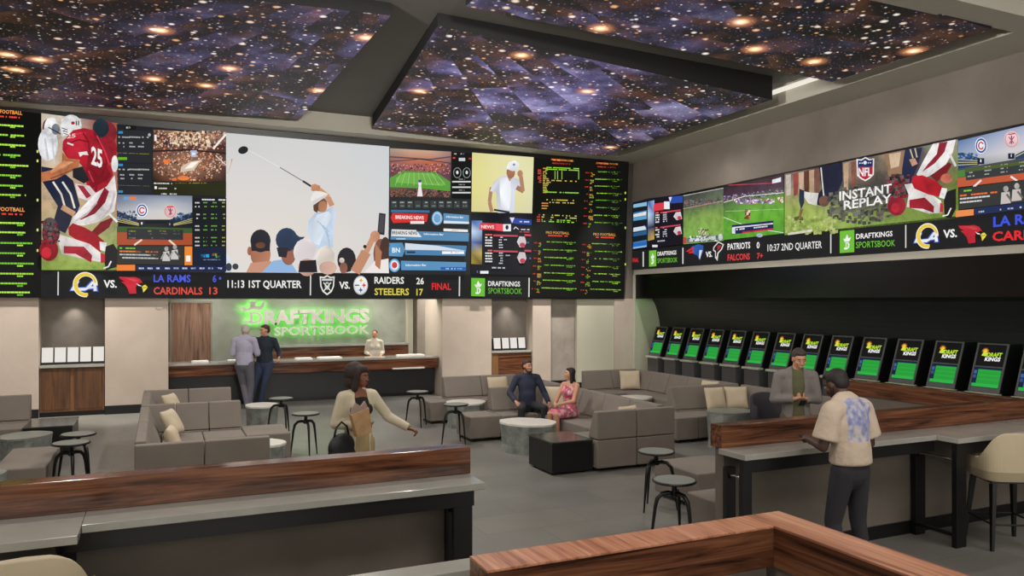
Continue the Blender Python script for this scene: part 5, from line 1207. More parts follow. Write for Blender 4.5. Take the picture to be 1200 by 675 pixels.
def hand(b, wr, direc, palm_n, thumb_side, k, curl=.5):
    """palm, four unequal bent fingers and a thumb from the side of the palm"""
    d = Vector(direc).normalized(); n = Vector(palm_n); n = (n - d * n.dot(d)).normalized(); t = Vector(thumb_side); t = (t - d * t.dot(d) - n * t.dot(n)).normalized()
    pc = wr + d * .045 * k
    b.cap(wr - d * .01 * k, wr + d * .075 * k, .026 * k, .036 * k, .45, t, 12)
    for i, (L, off) in enumerate(((.068, .028), (.078, .010), (.072, -.009), (.056, -.027))):
        p0 = wr + d * .078 * k + t * off * k; c1 = curl * .9; c2 = curl * 1.7
        p1 = p0 + (d * math.cos(c1) + n * math.sin(c1)) * L * .5 * k; p2 = p1 + (d * math.cos(c2) + n * math.sin(c2)) * L * .5 * k
        b.cap(p0, p1, .0098 * k, .0088 * k, 1, t, 8); b.cap(p1, p2, .0088 * k, .0075 * k, 1, t, 8)
    p0 = wr + d * .022 * k + t * .028 * k; p1 = p0 + (d * .7 + t * .75 + n * .2).normalized() * .036 * k; p2 = p1 + (d * .95 + n * .35 + t * .1).normalized() * .03 * k
    b.cap(p0, p1, .0125 * k, .0105 * k, 1, n, 8); b.cap(p1, p2, .0105 * k, .0085 * k, 1, n, 8)

def head_frame(fwd, up=(0, 0, 1)):
    f = Vector(fwd).normalized(); x = f.cross(Vector(up)).normalized(); u = x.cross(f).normalized()
    return lambda a, b_, c, o: o + x * a + f * b_ + u * c, Matrix((x, f, u)).transposed()

def person(label, loc, rz, J, k, look, sk, hands, top, low, shoes='1a1a1c', hair=None, female=False, build_=1.0, faceopts=(), skirt=None, top_open=None, sleeve='long', neckline='crew'):
    """J: joints in a local frame facing -y"""
    t = thing('person', label, 'person', loc, rz)
    b = Body(); w = build_
    X = (J['shL'] - J['shR']).normalized(); HX = (J['hipL'] - J['hipR']).normalized()
    sw = (J['shL'] - J['shR']).length / 2
    def torso(o, e, cloth=False, low_neck=False):
        if not cloth: o.cap(J['pelvis'] - (J['waist'] - J['pelvis']) * .25, J['waist'], .155 * k * w + e, .135 * k * w + e, .70, HX)
        o.cap(J['waist'], J['chest'], .135 * k * w + e, .165 * k * w + e, .68, X)
        if not low_neck: o.cap(J['chest'], J['chest'].lerp(J['neck'], .45), .165 * k * w + e, .15 * k * w + e, .62, X)
        if low_neck:
            o.cap(J['chest'], J['chest'].lerp(J['neck'], .22), .165 * k * w + e, .162 * k * w + e, .66, X, cut=True)
            up_ = (J['neck'] - J['chest']).normalized(); fr_ = X.cross(up_)
            for s_ in (-1, 1):
                a0 = J['chest'] + X * s_ * .085 * k; tp = J['chest'].lerp(J['neck'], .86) + X * s_ * .085 * k
                for sg_ in (-1, 1): o.cap(a0 + fr_ * sg_ * .085 * k, tp + fr_ * sg_ * .02, .013, .013, .6)
        if not low_neck: o.cap(J['shR'].lerp(J['neck'], .14), J['shL'].lerp(J['neck'], .14), .052 * k * w + e, .052 * k * w + e, 1.1, (J['neck'] - J['chest']))
        if not low_neck: o.cap(J['chest'].lerp(J['neck'], .55), J['neck'].lerp(J['chest'], .30 if cloth else 0), .10 * k + e, (.072 if cloth else .062) * k + e, .8, X, cut=cloth)
        if female:
            f_ = X.cross(J['neck'] - J['chest']).normalized()
            f_ = f_ if f_.dot(look) > 0 or True else -f_
            f_ = (J['neck'] - J['chest']).cross(X).normalized() * -1
            for s_ in (-1, 1): o.ball(J['chest'] + X * s_ * .068 * k + f_ * .07 * k + (J['neck'] - J['chest']).normalized() * -.02 * k, .062 * k + e)
    torso(b, 0)
    for n in 'LR':
        b.cap(J['sh' + n], J['el' + n], .052 * k * w, .040 * k * w, 1, mid=1.05); b.cap(J['el' + n], J['wr' + n], .039 * k * w, .026 * k, 1, mid=1.08)
        b.cap(J['hip' + n], J['kn' + n], .088 * k * w, .058 * k, 1, mid=1.02); b.cap(J['kn' + n], J['an' + n], .056 * k, .036 * k, 1, mid=1.12)
        b.cap(J['an' + n], J['toe' + n], .036 * k, .030 * k, .8, X)
        hd = hands[n]; hand(b, J['wr' + n], hd[0], hd[1], hd[2], k * (.92 if female else 1), hd[3] if len(hd) > 3 else .5)
    # head: skull, jaw, nose, ears, neck
    F_, R_ = head_frame(look); hc = J['head']; kk = k * (.96 if female else 1)
    b.cap(J['neck'] - (hc - J['neck']) * .2, hc + Vector(look) * -.02, .052 * k * (1 if female else 1.12), .05 * k, 1)
    b.ball(F_(0, -.012 * kk, .022 * kk, hc), (.074 * kk, .092 * kk, .088 * kk), 18, 12, R_)
    b.ball(F_(0, .022 * kk, -.038 * kk, hc), (.058 * kk, .066 * kk, .072 * kk), 16, 10, R_)
    b.ball(F_(0, .052 * kk, -.088 * kk, hc), (.030 * kk, .028 * kk, .026 * kk), 10, 8, R_)
    b.cap(F_(0, .078 * kk, .012 * kk, hc), F_(0, .104 * kk, -.026 * kk, hc), .008 * kk, .014 * kk, 1, seg=10); b.ball(F_(0, .078 * kk, -.068 * kk, hc), (.026 * kk, .014 * kk, .012 * kk), 10, 6, R_)
    b.ball(F_(0, .07 * kk, .034 * kk, hc), (.05 * kk, .016 * kk, .010 * kk), 12, 6, R_)
    for s_ in (-1, 1):
        b.ball(F_(s_ * .078 * kk, -.005, -.005 * kk, hc), (.010 * kk, .020 * kk, .032 * kk), 10, 8, R_); b.ball(F_(s_ * .042 * kk, .058 * kk, -.022 * kk, hc), (.022 * kk, .02 * kk, .022 * kk), 10, 8, R_)
    body = b.fuse('body', SKIN[sk], t, .010, 1, .4)
    for s_ in (-1, 1):
        e = MB().ball(F_(s_ * .032 * kk, .079 * kk, .010 * kk, hc), (.0135 * kk, .009 * kk, .0075 * kk), 12, 8, R_).build('eye', m_eye, body, smooth=True)
        MB().ball(F_(s_ * .032 * kk, .0866 * kk, .010 * kk, hc), (.0062 * kk, .003 * kk, .0062 * kk), 10, 6, R_).build('iris', m_iris, body, smooth=True)
        m = MB().ball(F_(s_ * .033 * kk, .083 * kk, .034 * kk, hc), (.019 * kk, .006 * kk, .0042 * kk), 10, 6, R_).build('eyebrow', hair[0] if hair else m_iris, body, smooth=True)
    MB().ball(F_(0, .0885 * kk, -.062 * kk, hc), (.024 * kk, .007 * kk, .0065 * kk), 12, 6, R_).build('lips', m_lip, body, smooth=True)
    if 'smile' in faceopts: MB().ball(F_(0, .0935 * kk, -.0605 * kk, hc), (.019 * kk, .004 * kk, .0042 * kk), 12, 6, R_).build('teeth', m_teeth, body, smooth=True)
    # hair
    if hair:
        hm, style = hair; h = Body()
        if style != 'bun': h.ball(F_(0, -.030 * kk, .044 * kk, hc), (.083 * kk, .093 * kk, .084 * kk), 20, 14, R_)
        if style == 'short': h.ball(F_(0, -.058 * kk, .0 * kk, hc), (.077 * kk, .062 * kk, .072 * kk), 14, 10, R_); h.ball(F_(0, .030 * kk, .088 * kk, hc), (.062 * kk, .046 * kk, .030 * kk), 14, 8, R_)
        if style == 'crop': h.ball(F_(0, -.056 * kk, .0 * kk, hc), (.0765 * kk, .058 * kk, .066 * kk), 14, 10, R_); h.ball(F_(0, .02 * kk, .09 * kk, hc), (.066 * kk, .056 * kk, .036 * kk), 14, 8, R_)
        if style == 'long':
            h.ball(F_(0, .012 * kk, .088 * kk, hc), (.066 * kk, .062 * kk, .030 * kk), 14, 8, R_)
            for s_ in (-1, 1): h.cap(F_(s_ * .070 * kk, -.01 * kk, .03 * kk, hc), F_(s_ * .078 * kk, -.035 * kk, -.16 * kk, hc), .030 * kk, .034 * kk, .7, R_ @ V(0, 1, 0))
            h.cap(F_(0, -.07 * kk, .02 * kk, hc), F_(0, -.10 * kk, -.30 * kk, hc), .072 * kk, .05 * kk, .5, R_ @ V(1, 0, 0))
        if style == 'wave':
            h.ball(F_(0, .0 * kk, .078 * kk, hc), (.094 * kk, .075 * kk, .056 * kk), 16, 10, R_)
            h.ball(F_(0, -.09 * kk, .03 * kk, hc), (.13 * kk, .115 * kk, .13 * kk), 18, 12, R_); h.ball(F_(0, -.09 * kk, -.07 * kk, hc), (.13 * kk, .09 * kk, .11 * kk), 18, 12, R_)
            for s_ in (-1, 1): h.cap(F_(s_ * .082 * kk, .018 * kk, .05 * kk, hc), F_(s_ * .088 * kk, .0 * kk, -.125 * kk, hc), .034 * kk, .044 * kk, .8, R_ @ V(0, 1, 0))
        if style == 'bun':
            h.ball(F_(0, -.030 * kk, .040 * kk, hc), (.082 * kk, .090 * kk, .080 * kk), 18, 12, R_); h.ball(F_(0, -.10 * kk, .03 * kk, hc), .04 * kk, 12, 8)
        if style == 'white': h.ball(F_(0, -.056 * kk, .0 * kk, hc), (.080 * kk, .062 * kk, .076 * kk), 14, 10, R_)
        h.fuse('hair', hm, t, .010, 1, .4)
    for fo in faceopts:
        if isinstance(fo, tuple) and fo[0] == 'beard':
            h = Body()
            h.ball(F_(0, .052 * kk, -.094 * kk, hc), (.040 * kk, .036 * kk, .030 * kk), 12, 8, R_)
            for s_ in (-1, 1): h.cap(F_(s_ * .072 * kk, .008 * kk, -.03 * kk, hc), F_(s_ * .036 * kk, .05 * kk, -.092 * kk, hc), .014 * kk, .024 * kk, .8)
            h.cap(F_(-.026 * kk, .088 * kk, -.047 * kk, hc), F_(.026 * kk, .088 * kk, -.047 * kk, hc), .007 * kk, .007 * kk)
            h.fuse('beard', fo[1], t, .008, 1, .4)
    # clothes
    if top:
        mt, e, hem = top; c = Body(); torso(c, e, True, neckline == 'low')
        if hem: c.cap(J['waist'], J['waist'] + (J['pelvis'] - J['waist']).normalized() * hem, .15 * k * w + e, (.160 if not female else .155) * k * w + e, .76, HX, cut=True)
        for n in 'LR':
            if sleeve == 'none': continue
            c.cap(J['sh' + n], J['el' + n] if sleeve == 'long' else J['sh' + n].lerp(J['el' + n], .80), .052 * k * w + e, .046 * k * w + e * (1 if sleeve == 'long' else 1.7), 1, cut=sleeve != 'long')
            if sleeve == 'long': c.cap(J['el' + n], J['el' + n].lerp(J['wr' + n], .93), .046 * k * w + e, .031 * k * w + e, 1, cut=True)
        c.fuse('top' if not top_open else 'jacket', mt, t, .013, 2)
    if low:
        ml, e = low; c = Body()
        c.cap(J['pelvis'] - HX * .03, J['pelvis'] + HX * .03, .14 * k * w + e, .14 * k * w + e, .8, HX)
        c.cap(J['pelvis'] - (J['waist'] - J['pelvis']) * .25, J['waist'].lerp(J['pelvis'], .3), .158 * k * w + e + .004, .145 * k * w + e + .004, .73, HX)
        for n in 'LR':
            c.cap(J['hip' + n], J['kn' + n], .096 * k * w + e, .066 * k + e, 1); c.cap(J['kn' + n], J['an' + n] + V(0, 0, .01), .064 * k + e, .050 * k + e, 1)
        c.fuse('trousers', ml, t, .013, 2)
    if skirt: skirt(t, J, k)
    ms = plain('shoe_' + shoes, shoes, .5)
    for n in 'LR':
        c = Body(); a_, q = J['an' + n], J['toe' + n]; dz = V(0, 0, .05 * k)
        c.cap(a_ - V(0, 0, .03) * k, q + (q - a_).normalized() * .02, .048 * k, .040 * k, .75, X); c.cap(a_ + V(0, 0, .02), a_ - V(0, 0, .04) * k, .044 * k, .046 * k)
        c.fuse('shoe', ms, t, .010, 1)
    return t

m_hair_dark = plain('hair_black', '17100d', .6, var=.3, scale=40, bump=.5, bscale=120); m_hair_white = plain('hair_white', 'b4aca4', .7, var=.1, scale=40)
m_hair_brown = plain('hair_brown', '3a2418', .6, var=.25, scale=40, bump=.5, bscale=120); m_hair_grey = plain('hair_greybrown', '3c322c', .7, var=.3, scale=60)
m_hair_halo = plain('hair_dark_brown_wavy', '2c1c18', .75, var=.4, scale=50, bump=.8, bscale=90)
def cloth(name, c, var=.07, **k): return plain('cloth_' + name, c, .85, var=var, bump=.35, bscale=14, **k)

# 1. man in the printed t-shirt, seen from behind at the right bar
def tee_mat():
    m, nt, b = newmat('printed_tshirt'); L = nt.links
    v = coords(nt); sep = N(nt, 'ShaderNodeSeparateXYZ'); L.new(v, sep.inputs[0])
    def rng(o, a, c_):
        g = N(nt, 'ShaderNodeMath', operation='GREATER_THAN'); g.inputs[1].default_value = a; L.new(o, g.inputs[0])
        l = N(nt, 'ShaderNodeMath', operation='LESS_THAN'); l.inputs[1].default_value = c_; L.new(o, l.inputs[0])
        x = N(nt, 'ShaderNodeMath', operation='MULTIPLY'); L.new(g.outputs[0], x.inputs[0]); L.new(l.outputs[0], x.inputs[1]); return x.outputs[0]
    n = N(nt, 'ShaderNodeTexNoise', i_Scale=16.0, i_Detail=5.0); L.new(v, n.inputs['Vector'])
    pr_ = ramp(nt, n.outputs['Fac'], [(.38, 'b8b0a8'), (.5, '9496b6'), (.62, '7477a4')])
    ax = rng(sep.outputs['X'], -.17, .14); az = rng(sep.outputs['Z'], 1.20, 1.55); ay = N(nt, 'ShaderNodeMath', operation='GREATER_THAN'); ay.inputs[1].default_value = 0.02; L.new(sep.outputs['Y'], ay.inputs[0])
    q = N(nt, 'ShaderNodeMath', operation='MULTIPLY'); L.new(ax, q.inputs[0]); L.new(az, q.inputs[1]); q2 = N(nt, 'ShaderNodeMath', operation='MULTIPLY'); L.new(q.outputs[0], q2.inputs[0]); L.new(ay.outputs[0], q2.inputs[1])
    mx = N(nt, 'ShaderNodeMix', data_type='RGBA'); L.new(q2.outputs[0], mx.inputs['Factor']); mx.inputs['A'].default_value = lin('bcaa98'); L.new(pr_, mx.inputs['B'])
    L.new(mx.outputs['Result'], b.inputs['Base Color']); b.inputs['Roughness'].default_value = .9
    n2 = N(nt, 'ShaderNodeTexNoise', i_Scale=11.0, i_Detail=3.0); L.new(v, n2.inputs['Vector']); bp = N(nt, 'ShaderNodeBump', i_Strength=.6, i_Distance=.03); L.new(n2.outputs['Fac'], bp.inputs['Height']); L.new(bp.outputs['Normal'], b.inputs['Normal'])
    return m
J, k = base_pose(1.80)
for a_ in ('neck', 'head', 'shL', 'shR'): pass
J['chest'] += V(0, -.02, 0); J['neck'] += V(0, -.06, -.01); J['head'] = J['neck'] + V(.0, -.09, .135); J['shL'] += V(.0, -.04, -.02); J['shR'] += V(.0, -.04, -.02)
J['elL'] = J['shL'] + V(.07, -.03, -.29); J['wrL'] = J['elL'] + V(-.12, -.24, .02); J['elR'] = J['shR'] + V(-.07, .02, -.30); J['wrR'] = J['elR'] + V(.10, -.24, .02)
J['knL'] += V(.03, -.05, 0); J['anL'] += V(.05, .02, 0); J['toeL'] += V(.06, .02, 0); J['knR'] += V(-.02, 0, 0); J['anR'] += V(-.04, .02, 0); J['toeR'] += V(-.05, .02, 0)
p = person('man in beige t-shirt with blue back print standing at the right bar', (5.24, 4.70, 0), math.radians(180 + 6), J, k, V(.05, -.9, -.5), 'dark',
       {'L': ((-.6, -.75, .1), (-.3, 0, -1), (-.5, -.8, .4), .8), 'R': ((.6, -.75, .1), (.3, 0, -1), (.5, -.8, .4), .8)}, (tee_mat(), .034, .13), (cloth('black_jeans', '26242a'), .002), '141416', (m_hair_dark, 'crop'), build_=1.02, sleeve='short', faceopts=(('beard', m_hair_dark),))
tag(MB().box(-.035, .035, -.07, .07, -.004, .004).build('mobile_phone', M['black'], bevel=.003), 'dark mobile phone held by the man in the printed t-shirt', 'phone')
PH1 = bpy.context.scene.objects['mobile_phone']

# 2. smiling man in a grey blazer behind the right bar
J, k = base_pose(1.78)
J['neck'] += V(0, -.03, 0); J['head'] = J['neck'] + V(.02, -.05, .15)
J['elL'] = J['shL'] + V(.06, -.01, -.29); J['wrL'] = J['elL'] + V(-.20, -.19, .03); J['elR'] = J['shR'] + V(-.06, -.01, -.29); J['wrR'] = J['elR'] + V(.20, -.19, .03)
def vneck(col_in):
    pass
t = person('smiling man in grey blazer and olive shirt with a phone behind the right bar', (7.06, 7.15, 0), math.radians(-30), J, k, V(.1, -.92, -.32), 'fair',
       {'L': ((-.85, -.4, .1), (0, 0, 1), (-.3, -.9, 0), .9), 'R': ((.85, -.4, .1), (0, 0, 1), (.3, -.9, 0), .9)}, (cloth('olive_shirt', '5c5c40'), .006, .16), (cloth('olive_trousers', '4c4a38'), .002), '1a1a1c', (m_hair_grey, 'short'), faceopts=('smile',), sleeve='short')
def jacket(t, J, k, mat, e, length, gap=.07, w=1.0, name='jacket'):
    """open jacket: sleeves, back and two front panels with a gap down the middle, cut from a fused shell"""
    c = Body(); X = (J['shL'] - J['shR']).normalized()
    c.cap(J['waist'], J['chest'], .145 * k * w + e, .170 * k * w + e, .74, X); c.cap(J['chest'], J['chest'].lerp(J['neck'], .5), .172 * k * w + e, .15 * k * w + e, .66, X)
    low_ = J['waist'] + (J['pelvis'] - J['waist']).normalized() * length
    c.cap(J['waist'], low_, .145 * k * w + e, .165 * k * w + e, .80, X, cut=True)
    c.cap(J['shR'].lerp(J['neck'], .14), J['shL'].lerp(J['neck'], .14), .055 * k * w + e, .055 * k * w + e, 1.1, (J['neck'] - J['chest'])); c.cap(J['chest'].lerp(J['neck'], .5), J['neck'], .10 * k + e, .062 * k + e, .85, X, cut=True)
    for n in 'LR':
        c.cap(J['sh' + n], J['el' + n], .054 * k + e, .044 * k + e); c.cap(J['el' + n], J['el' + n].lerp(J['wr' + n], .92), .044 * k + e, .034 * k + e, cut=True)
    o = c.fuse(name, mat, t, .013, 2)
    # cutter: a wedge open towards the front, from the neck to the hem
    ctr = MB(); n_ = J['neck']; g = gap
    f = -1
    zt, zb = n_.z + .08, low_.z - .3; ym = J['chest'].y
    ctr.prism([(n_.x - .065 * k, zt), (n_.x + .065 * k, zt), (n_.x + g, J['chest'].z), (n_.x + g * .8, J['waist'].z), (n_.x + g * 1.4, zb), (n_.x - g * 1.4, zb), (n_.x - g * .8, J['waist'].z), (n_.x - g, J['chest'].z)], 1, ym - .5, ym - .035)
    me = bpy.data.meshes.new('cut'); 
    co = ctr.build('cut', mat); dg = bpy.context.evaluated_depsgraph_get()
    bm_ = o.modifiers.new('front opening', 'BOOLEAN'); bm_.operation = 'DIFFERENCE'; bm_.object = co; bm_.solver = 'EXACT'
    co.parent = t; bpy.context.view_layer.update(); dg = bpy.context.evaluated_depsgraph_get()
    me2 = bpy.data.meshes.new_from_object(o.evaluated_get(dg)); o.modifiers.clear(); o.data = me2
    for p_ in me2.polygons: p_.use_smooth = True
    bpy.data.objects.remove(co); return o
jacket(t, J, k, cloth('grey_blazer', '7a7470'), .014, .24, .075)
tag(MB().box(-.035, .035, -.07, .07, -.004, .004).build('mobile_phone', M['black'], bevel=.003), 'dark mobile phone held by the smiling man in the grey blazer', 'phone')
PH2 = [o for o in bpy.data.objects if o.name.startswith('mobile_phone')][-1]

# 3. woman in a cream blazer behind the left bar, arm stretched out, paper bag held to her chest
J, k = base_pose(1.68, True)
J['elR'] = J['shR'] + V(-.07, .03, -.27); J['wrR'] = J['elR'] + V(.20, -.20, -.02); J['elL'] = J['shL'] + V(.17, -.04, -.24); J['wrL'] = J['elL'] + V(.16, -.18, -.12)
J['head'] += V(.01, -.02, 0)
t = person('woman in long cream blazer and black top carrying a paper bag', (1.88, 7.98, 0), math.radians(14), J, k, V(.45, -.9, -.12), 'brown',
       {'L': ((.6, -.7, -.4), (-.5, -.2, -.8), (-.2, -.9, .3), 1.1), 'R': ((.9, -.3, .05), (0, 0, 1), (.2, -.9, .2), .5)}, (cloth('black_top', '17161a'), .006, .03), (cloth('cream_trousers', 'a8936c'), .004), 'c8b898', (m_hair_halo, 'wave'), female=True, sleeve='none', neckline='low')
jacket(t, J, k, cloth('cream_blazer', 'cbbfa6'), .012, .50, .085, .95)
bg = thing('paper_bag', 'brown paper bag held against the chest of the woman in the cream blazer', 'bag', (0, 0, 0))
m = MB(); m.hexa([(-.085, -.04, 0), (.085, -.04, 0), (.085, .04, 0), (-.085, .04, 0)], [(-.105, -.03, .24), (.095, -.03, .26), (.095, .03, .26), (-.105, .03, .24)])
m.build('bag_body', plain('kraft_paper', 'b08a64', .8, var=.15, scale=14, bump=.6, bscale=20), bg, bevel=.006)
M_crumple = MB(); M_crumple.prism([(-.10, .235), (.09, .255), (.07, .33), (.02, .29), (-.03, .34), (-.08, .30)], 1, -.012, .012); M_crumple.build('napkin', plain('napkin', 'a08880', .8), bg)
RW = Matrix.Rotation(math.radians(14), 4, 'Z')
bg.location = V(1.88, 7.98, 0) + (RW @ (V(-.10, -.30, 1.02))); bg.rotation_euler = (0.1, math.radians(-12), math.radians(14))
hb_ = thing('handbag', 'black handbag hanging from the elbow of the woman in the cream blazer', 'bag', (0, 0, 0))
c = Body(); c.ball((0, 0, .13), (.17, .065, .14), 18, 12); c.ball((0, 0, .06), (.18, .07, .07), 18, 10); c.fuse('bag_body', plain('black_leather', '121214', .5, bump=.3, bscale=40), hb_, .012, 1)
MB().tube([(-.10, 0, .22), (-.07, 0, .33), (0, 0, .38), (.07, 0, .33), (.10, 0, .22)], .011, 8).build('handle', M['black'], hb_, smooth=True)
hb_.location = V(1.88, 7.98, 0) + (RW @ V(-.26, -.15, .76)); hb_.rotation_euler[2] = math.radians(30)

# 4. white-haired man at the reception counter, seen from behind
J, k = base_pose(1.84)
J['neck'] += V(0, -.03, 0); J['head'] += V(0, -.05, -.01)
J['elL'] = J['shL'] + V(.05, -.02, -.30); J['wrL'] = J['elL'] + V(-.08, -.24, .04); J['elR'] = J['shR'] + V(-.06, -.06, -.29); J['wrR'] = J['elR'] + V(.06, -.24, .05)
J['knL'] += V(-.06, -.06, 0); J['anL'] += V(-.20, .06, 0); J['toeL'] += V(-.18, .02, 0); J['knR'] += V(-.02, -.02, 0)
person('white-haired man in a pale lilac shirt and grey trousers leaning at the reception counter', (1.70, 17.84, 0), math.radians(180 - 25), J, k, V(.35, -.9, -.15), 'fair',
       {'L': ((-.4, -.9, 0), (0, 0, -1), (-1, 0, 0), .3), 'R': ((.4, -.9, 0), (0, 0, -1), (1, 0, 0), .3)}, (cloth('lilac_shirt', 'a8a4b8'), .016, .20), (cloth('grey_trousers', '5c5a62'), .012), '3c2c20', (m_hair_white, 'white'), build_=1.08, faceopts=(('beard', m_hair_white),))

# 5. man in the dark shirt beside him
J, k = base_pose(1.82)
J['elL'] = J['shL'] + V(.10, .05, -.28); J['wrL'] = J['elL'] + V(.04, -.20, -.10); J['elR'] = J['shR'] + V(-.08, .04, -.28); J['wrR'] = J['elR'] + V(.06, -.18, -.08)
for n in 'LR': J['kn' + n] += V(-.10, -.04, 0); J['an' + n] += V(-.20, -.06, 0); J['toe' + n] += V(-.20, -.06, 0)
person('man in a dark navy shirt and jeans leaning against the reception counter facing the room', (2.15, 18.03, 0), math.radians(-20), J, k, V(-.75, -.65, -.08), 'fair',
       {'L': ((.1, -.6, -.7), (-1, 0, 0), (0, -1, .2), .5), 'R': ((.2, -.6, -.7), (1, 0, 0), (0, -1, .2), .5)}, (cloth('navy_shirt', '1c2430'), .012, .16), (cloth('blue_jeans', '2c3850'), .008), '20201f', (m_hair_brown, 'short'), build_=1.03)

# 6. cashier behind the counter
J, k = base_pose(1.62, True)
J['wrL'] = J['elL'] + V(-.06, -.22, -.04); J['wrR'] = J['elR'] + V(.06, -.22, -.04)
person('cashier in a cream top with dark tied-back hair behind the reception counter', (4.99, 19.38, 0), math.radians(-8), J, k, V(-.35, -.9, -.1), 'fair',
       {'L': ((-.3, -.9, -.2), (0, 0, -1), (-1, 0, 0), .3), 'R': ((.3, -.9, -.2), (0, 0, -1), (1, 0, 0), .3)}, (cloth('cream_top', 'c0b8a8'), .012, .16), (cloth('black_trousers', '1c1c20'), .004), '1a1a1c', (m_hair_dark, 'bun'), female=True)

# 7. bearded man sitting in the centre sofa
J, k = base_pose(1.68)
def seated(J, k, hipz=.53, spread=.17, knee=.44, lean=0.0, ank=.36):
    dz = hipz - .92 * k
    for a_ in ('pelvis', 'waist', 'chest', 'neck', 'head', 'shL', 'shR'): J[a_] = J[a_] + V(0, 0, dz)
    for n, s_ in (('R', -1), ('L', 1)):
        J['hip' + n] = V(s_ * .09, 0, hipz); J['kn' + n] = V(s_ * spread, -knee, hipz + .0); J['an' + n] = V(s_ * (spread + .01), -knee + .03, .09); J['toe' + n] = V(s_ * (spread + .05), -knee - .14, .035)
    return J
J = seated(J, k, .53, .20, .43)
J['pelvis'] += V(0, 0, -.02); J['waist'] += V(0, -.02, 0)
J['elL'] = J['shL'] + V(.12, -.03, -.27); J['wrL'] = J['elL'] + V(.04, -.16, -.16); J['elR'] = J['shR'] + V(-.13, -.04, -.26); J['wrR'] = J['elR'] + V(.06, -.21, -.12)
J['head'] += V(.0, -.02, -.0)
person('bearded man in a navy long-sleeved shirt sitting on the grey sofa, smiling at the woman', (5.86, 12.22, 0), math.radians(-12), J, k, V(.42, -.9, -.02), 'fair',
       {'L': ((.1, -.5, -.8), (-.3, 0, -1), (-1, -.3, 0), .5), 'R': ((.2, -.85, -.3), (0, 0, -1), (1, 0, 0), .5)}, (cloth('navy_jumper', '262c40'), .012, .16), (cloth('dark_jeans', '26282c'), .004), '2c2420', (m_hair_brown, 'short'), faceopts=('smile', ('beard', m_hair_brown)))

# 8. woman in the pink flowered dress sitting beside him
def dress_mat():
    m, nt, b = newmat('flowered_dress'); v = coords(nt)
    vo = N(nt, 'ShaderNodeTexVoronoi', i_Scale=22.0); nt.links.new(v, vo.inputs['Vector'])
    sp = N(nt, 'ShaderNodeSeparateColor'); nt.links.new(vo.outputs['Color'], sp.inputs[0])
    nt.links.new(ramp(nt, sp.outputs['Red'], [(.1, 'b8405c'), (.35, 'd88098'), (.55, 'c8b0a8'), (.75, 'a84a60'), (.95, '8c6070')]), b.inputs['Base Color']); b.inputs['Roughness'].default_value = .85
    return m
J, k = base_pose(1.55, True); J = seated(J, k, .51, .07, .40)
J['elL'] = J['shL'] + V(.03, -.12, -.24); J['wrL'] = J['elL'] + V(-.12, -.18, -.04); J['elR'] = J['shR'] + V(-.03, -.13, -.24); J['wrR'] = J['elR'] + V(.12, -.17, -.04)
dm = dress_mat()
def skirt(t, J, k):
    c = Body(); c.cap(J['pelvis'] - V(.03, 0, 0), J['pelvis'] + V(.03, 0, 0), .155 * k, .155 * k, .85, V(1, 0, 0)); c.cap(J['pelvis'], J['waist'], .16 * k, .13 * k, .75, V(1, 0, 0))
    for n in 'LR': c.cap(J['hip' + n], J['hip' + n].lerp(J['kn' + n], .86), .10 * k, .088 * k); 
    c.cap(J['hipL'].lerp(J['knR'], .4), J['knL'].lerp(J['knR'], .5) + V(0, .08, 0), .09, .09)
    c.fuse('skirt', dm, t, .012, 2)
person('woman in a pink flowered dress with long dark hair sitting beside the stone table', (6.22, 11.32, 0), math.radians(-72), J, k, V(-.55, -.85, .06), 'fair',
       {'L': ((-.7, -.6, -.2), (0, 0, -1), (-1, 0, .3), .6), 'R': ((.7, -.6, -.2), (0, 0, -1), (1, 0, .3), .6)}, (dm, .008, 0), None, 'c89878', (m_hair_dark, 'long'), female=True, skirt=skirt, sleeve='none', neckline='low')

# dark tub chair beside the man in the blazer
tc_ = thing('tub_chair', 'dark grey round-backed tub chair left of the smiling man in the grey blazer', 'chair', (8.33, 8.93, 0), math.radians(160))
m = MB(); n = 22; vs = []; fs = []
for i in range(n + 1):
    th = PI * (-.12 + 1.24 * i / n) + PI; top = .80 + .16 * max(0, -math.sin(th)) ** .7
    for r, z in ((.24, .40), (.30, .55), (.31, top), (.26, top - .005), (.24, .55)): vs.append((r * math.cos(th), r * math.sin(th), z))
for i in range(n):
    for j in range(5): a_, b_ = i * 5 + j, i * 5 + (j + 1) % 5; fs.append((a_, b_, b_ + 5, a_ + 5))
fs += [(4, 3, 2, 1, 0), tuple(n * 5 + j for j in range(5))]
m.add(vs, fs).build('shell', cloth('dark_mauve', '2c282e'), tc_, smooth=True)
MB().lathe([(0, .40), (.24, .40), (.26, .44), (.24, .50), (0, .51)], seg=28).build('seat', cloth('dark_mauve', '2c282e'), tc_, smooth=True)
for a_ in range(4):
    c_, s_ = math.cos(a_ * PI / 2 + .78), math.sin(a_ * PI / 2 + .78); MB().tube([(c_ * .17, s_ * .17, .41), (c_ * .23, s_ * .23, 0)], [.018, .012], 8).build('leg', M['black'], tc_)

# phones in hands
bpy.context.view_layer.update()
def between(lab):
    t = [o for o in bpy.data.objects if o.get('label') == lab][0]; return t
def put_phone(ph, per_loc, rz, local, tilt):
    R = Matrix.Rotation(rz, 4, 'Z'); ph.location = Vector(per_loc) + R @ Vector(local); ph.rotation_euler = (tilt, 0, rz)
put_phone(PH1, (5.24, 4.70, 0), math.radians(186), (.0, -.44, 1.135), -.5)
put_phone(PH2, (7.06, 7.15, 0), math.radians(-30), (.0, -.29, 1.15), -.6)
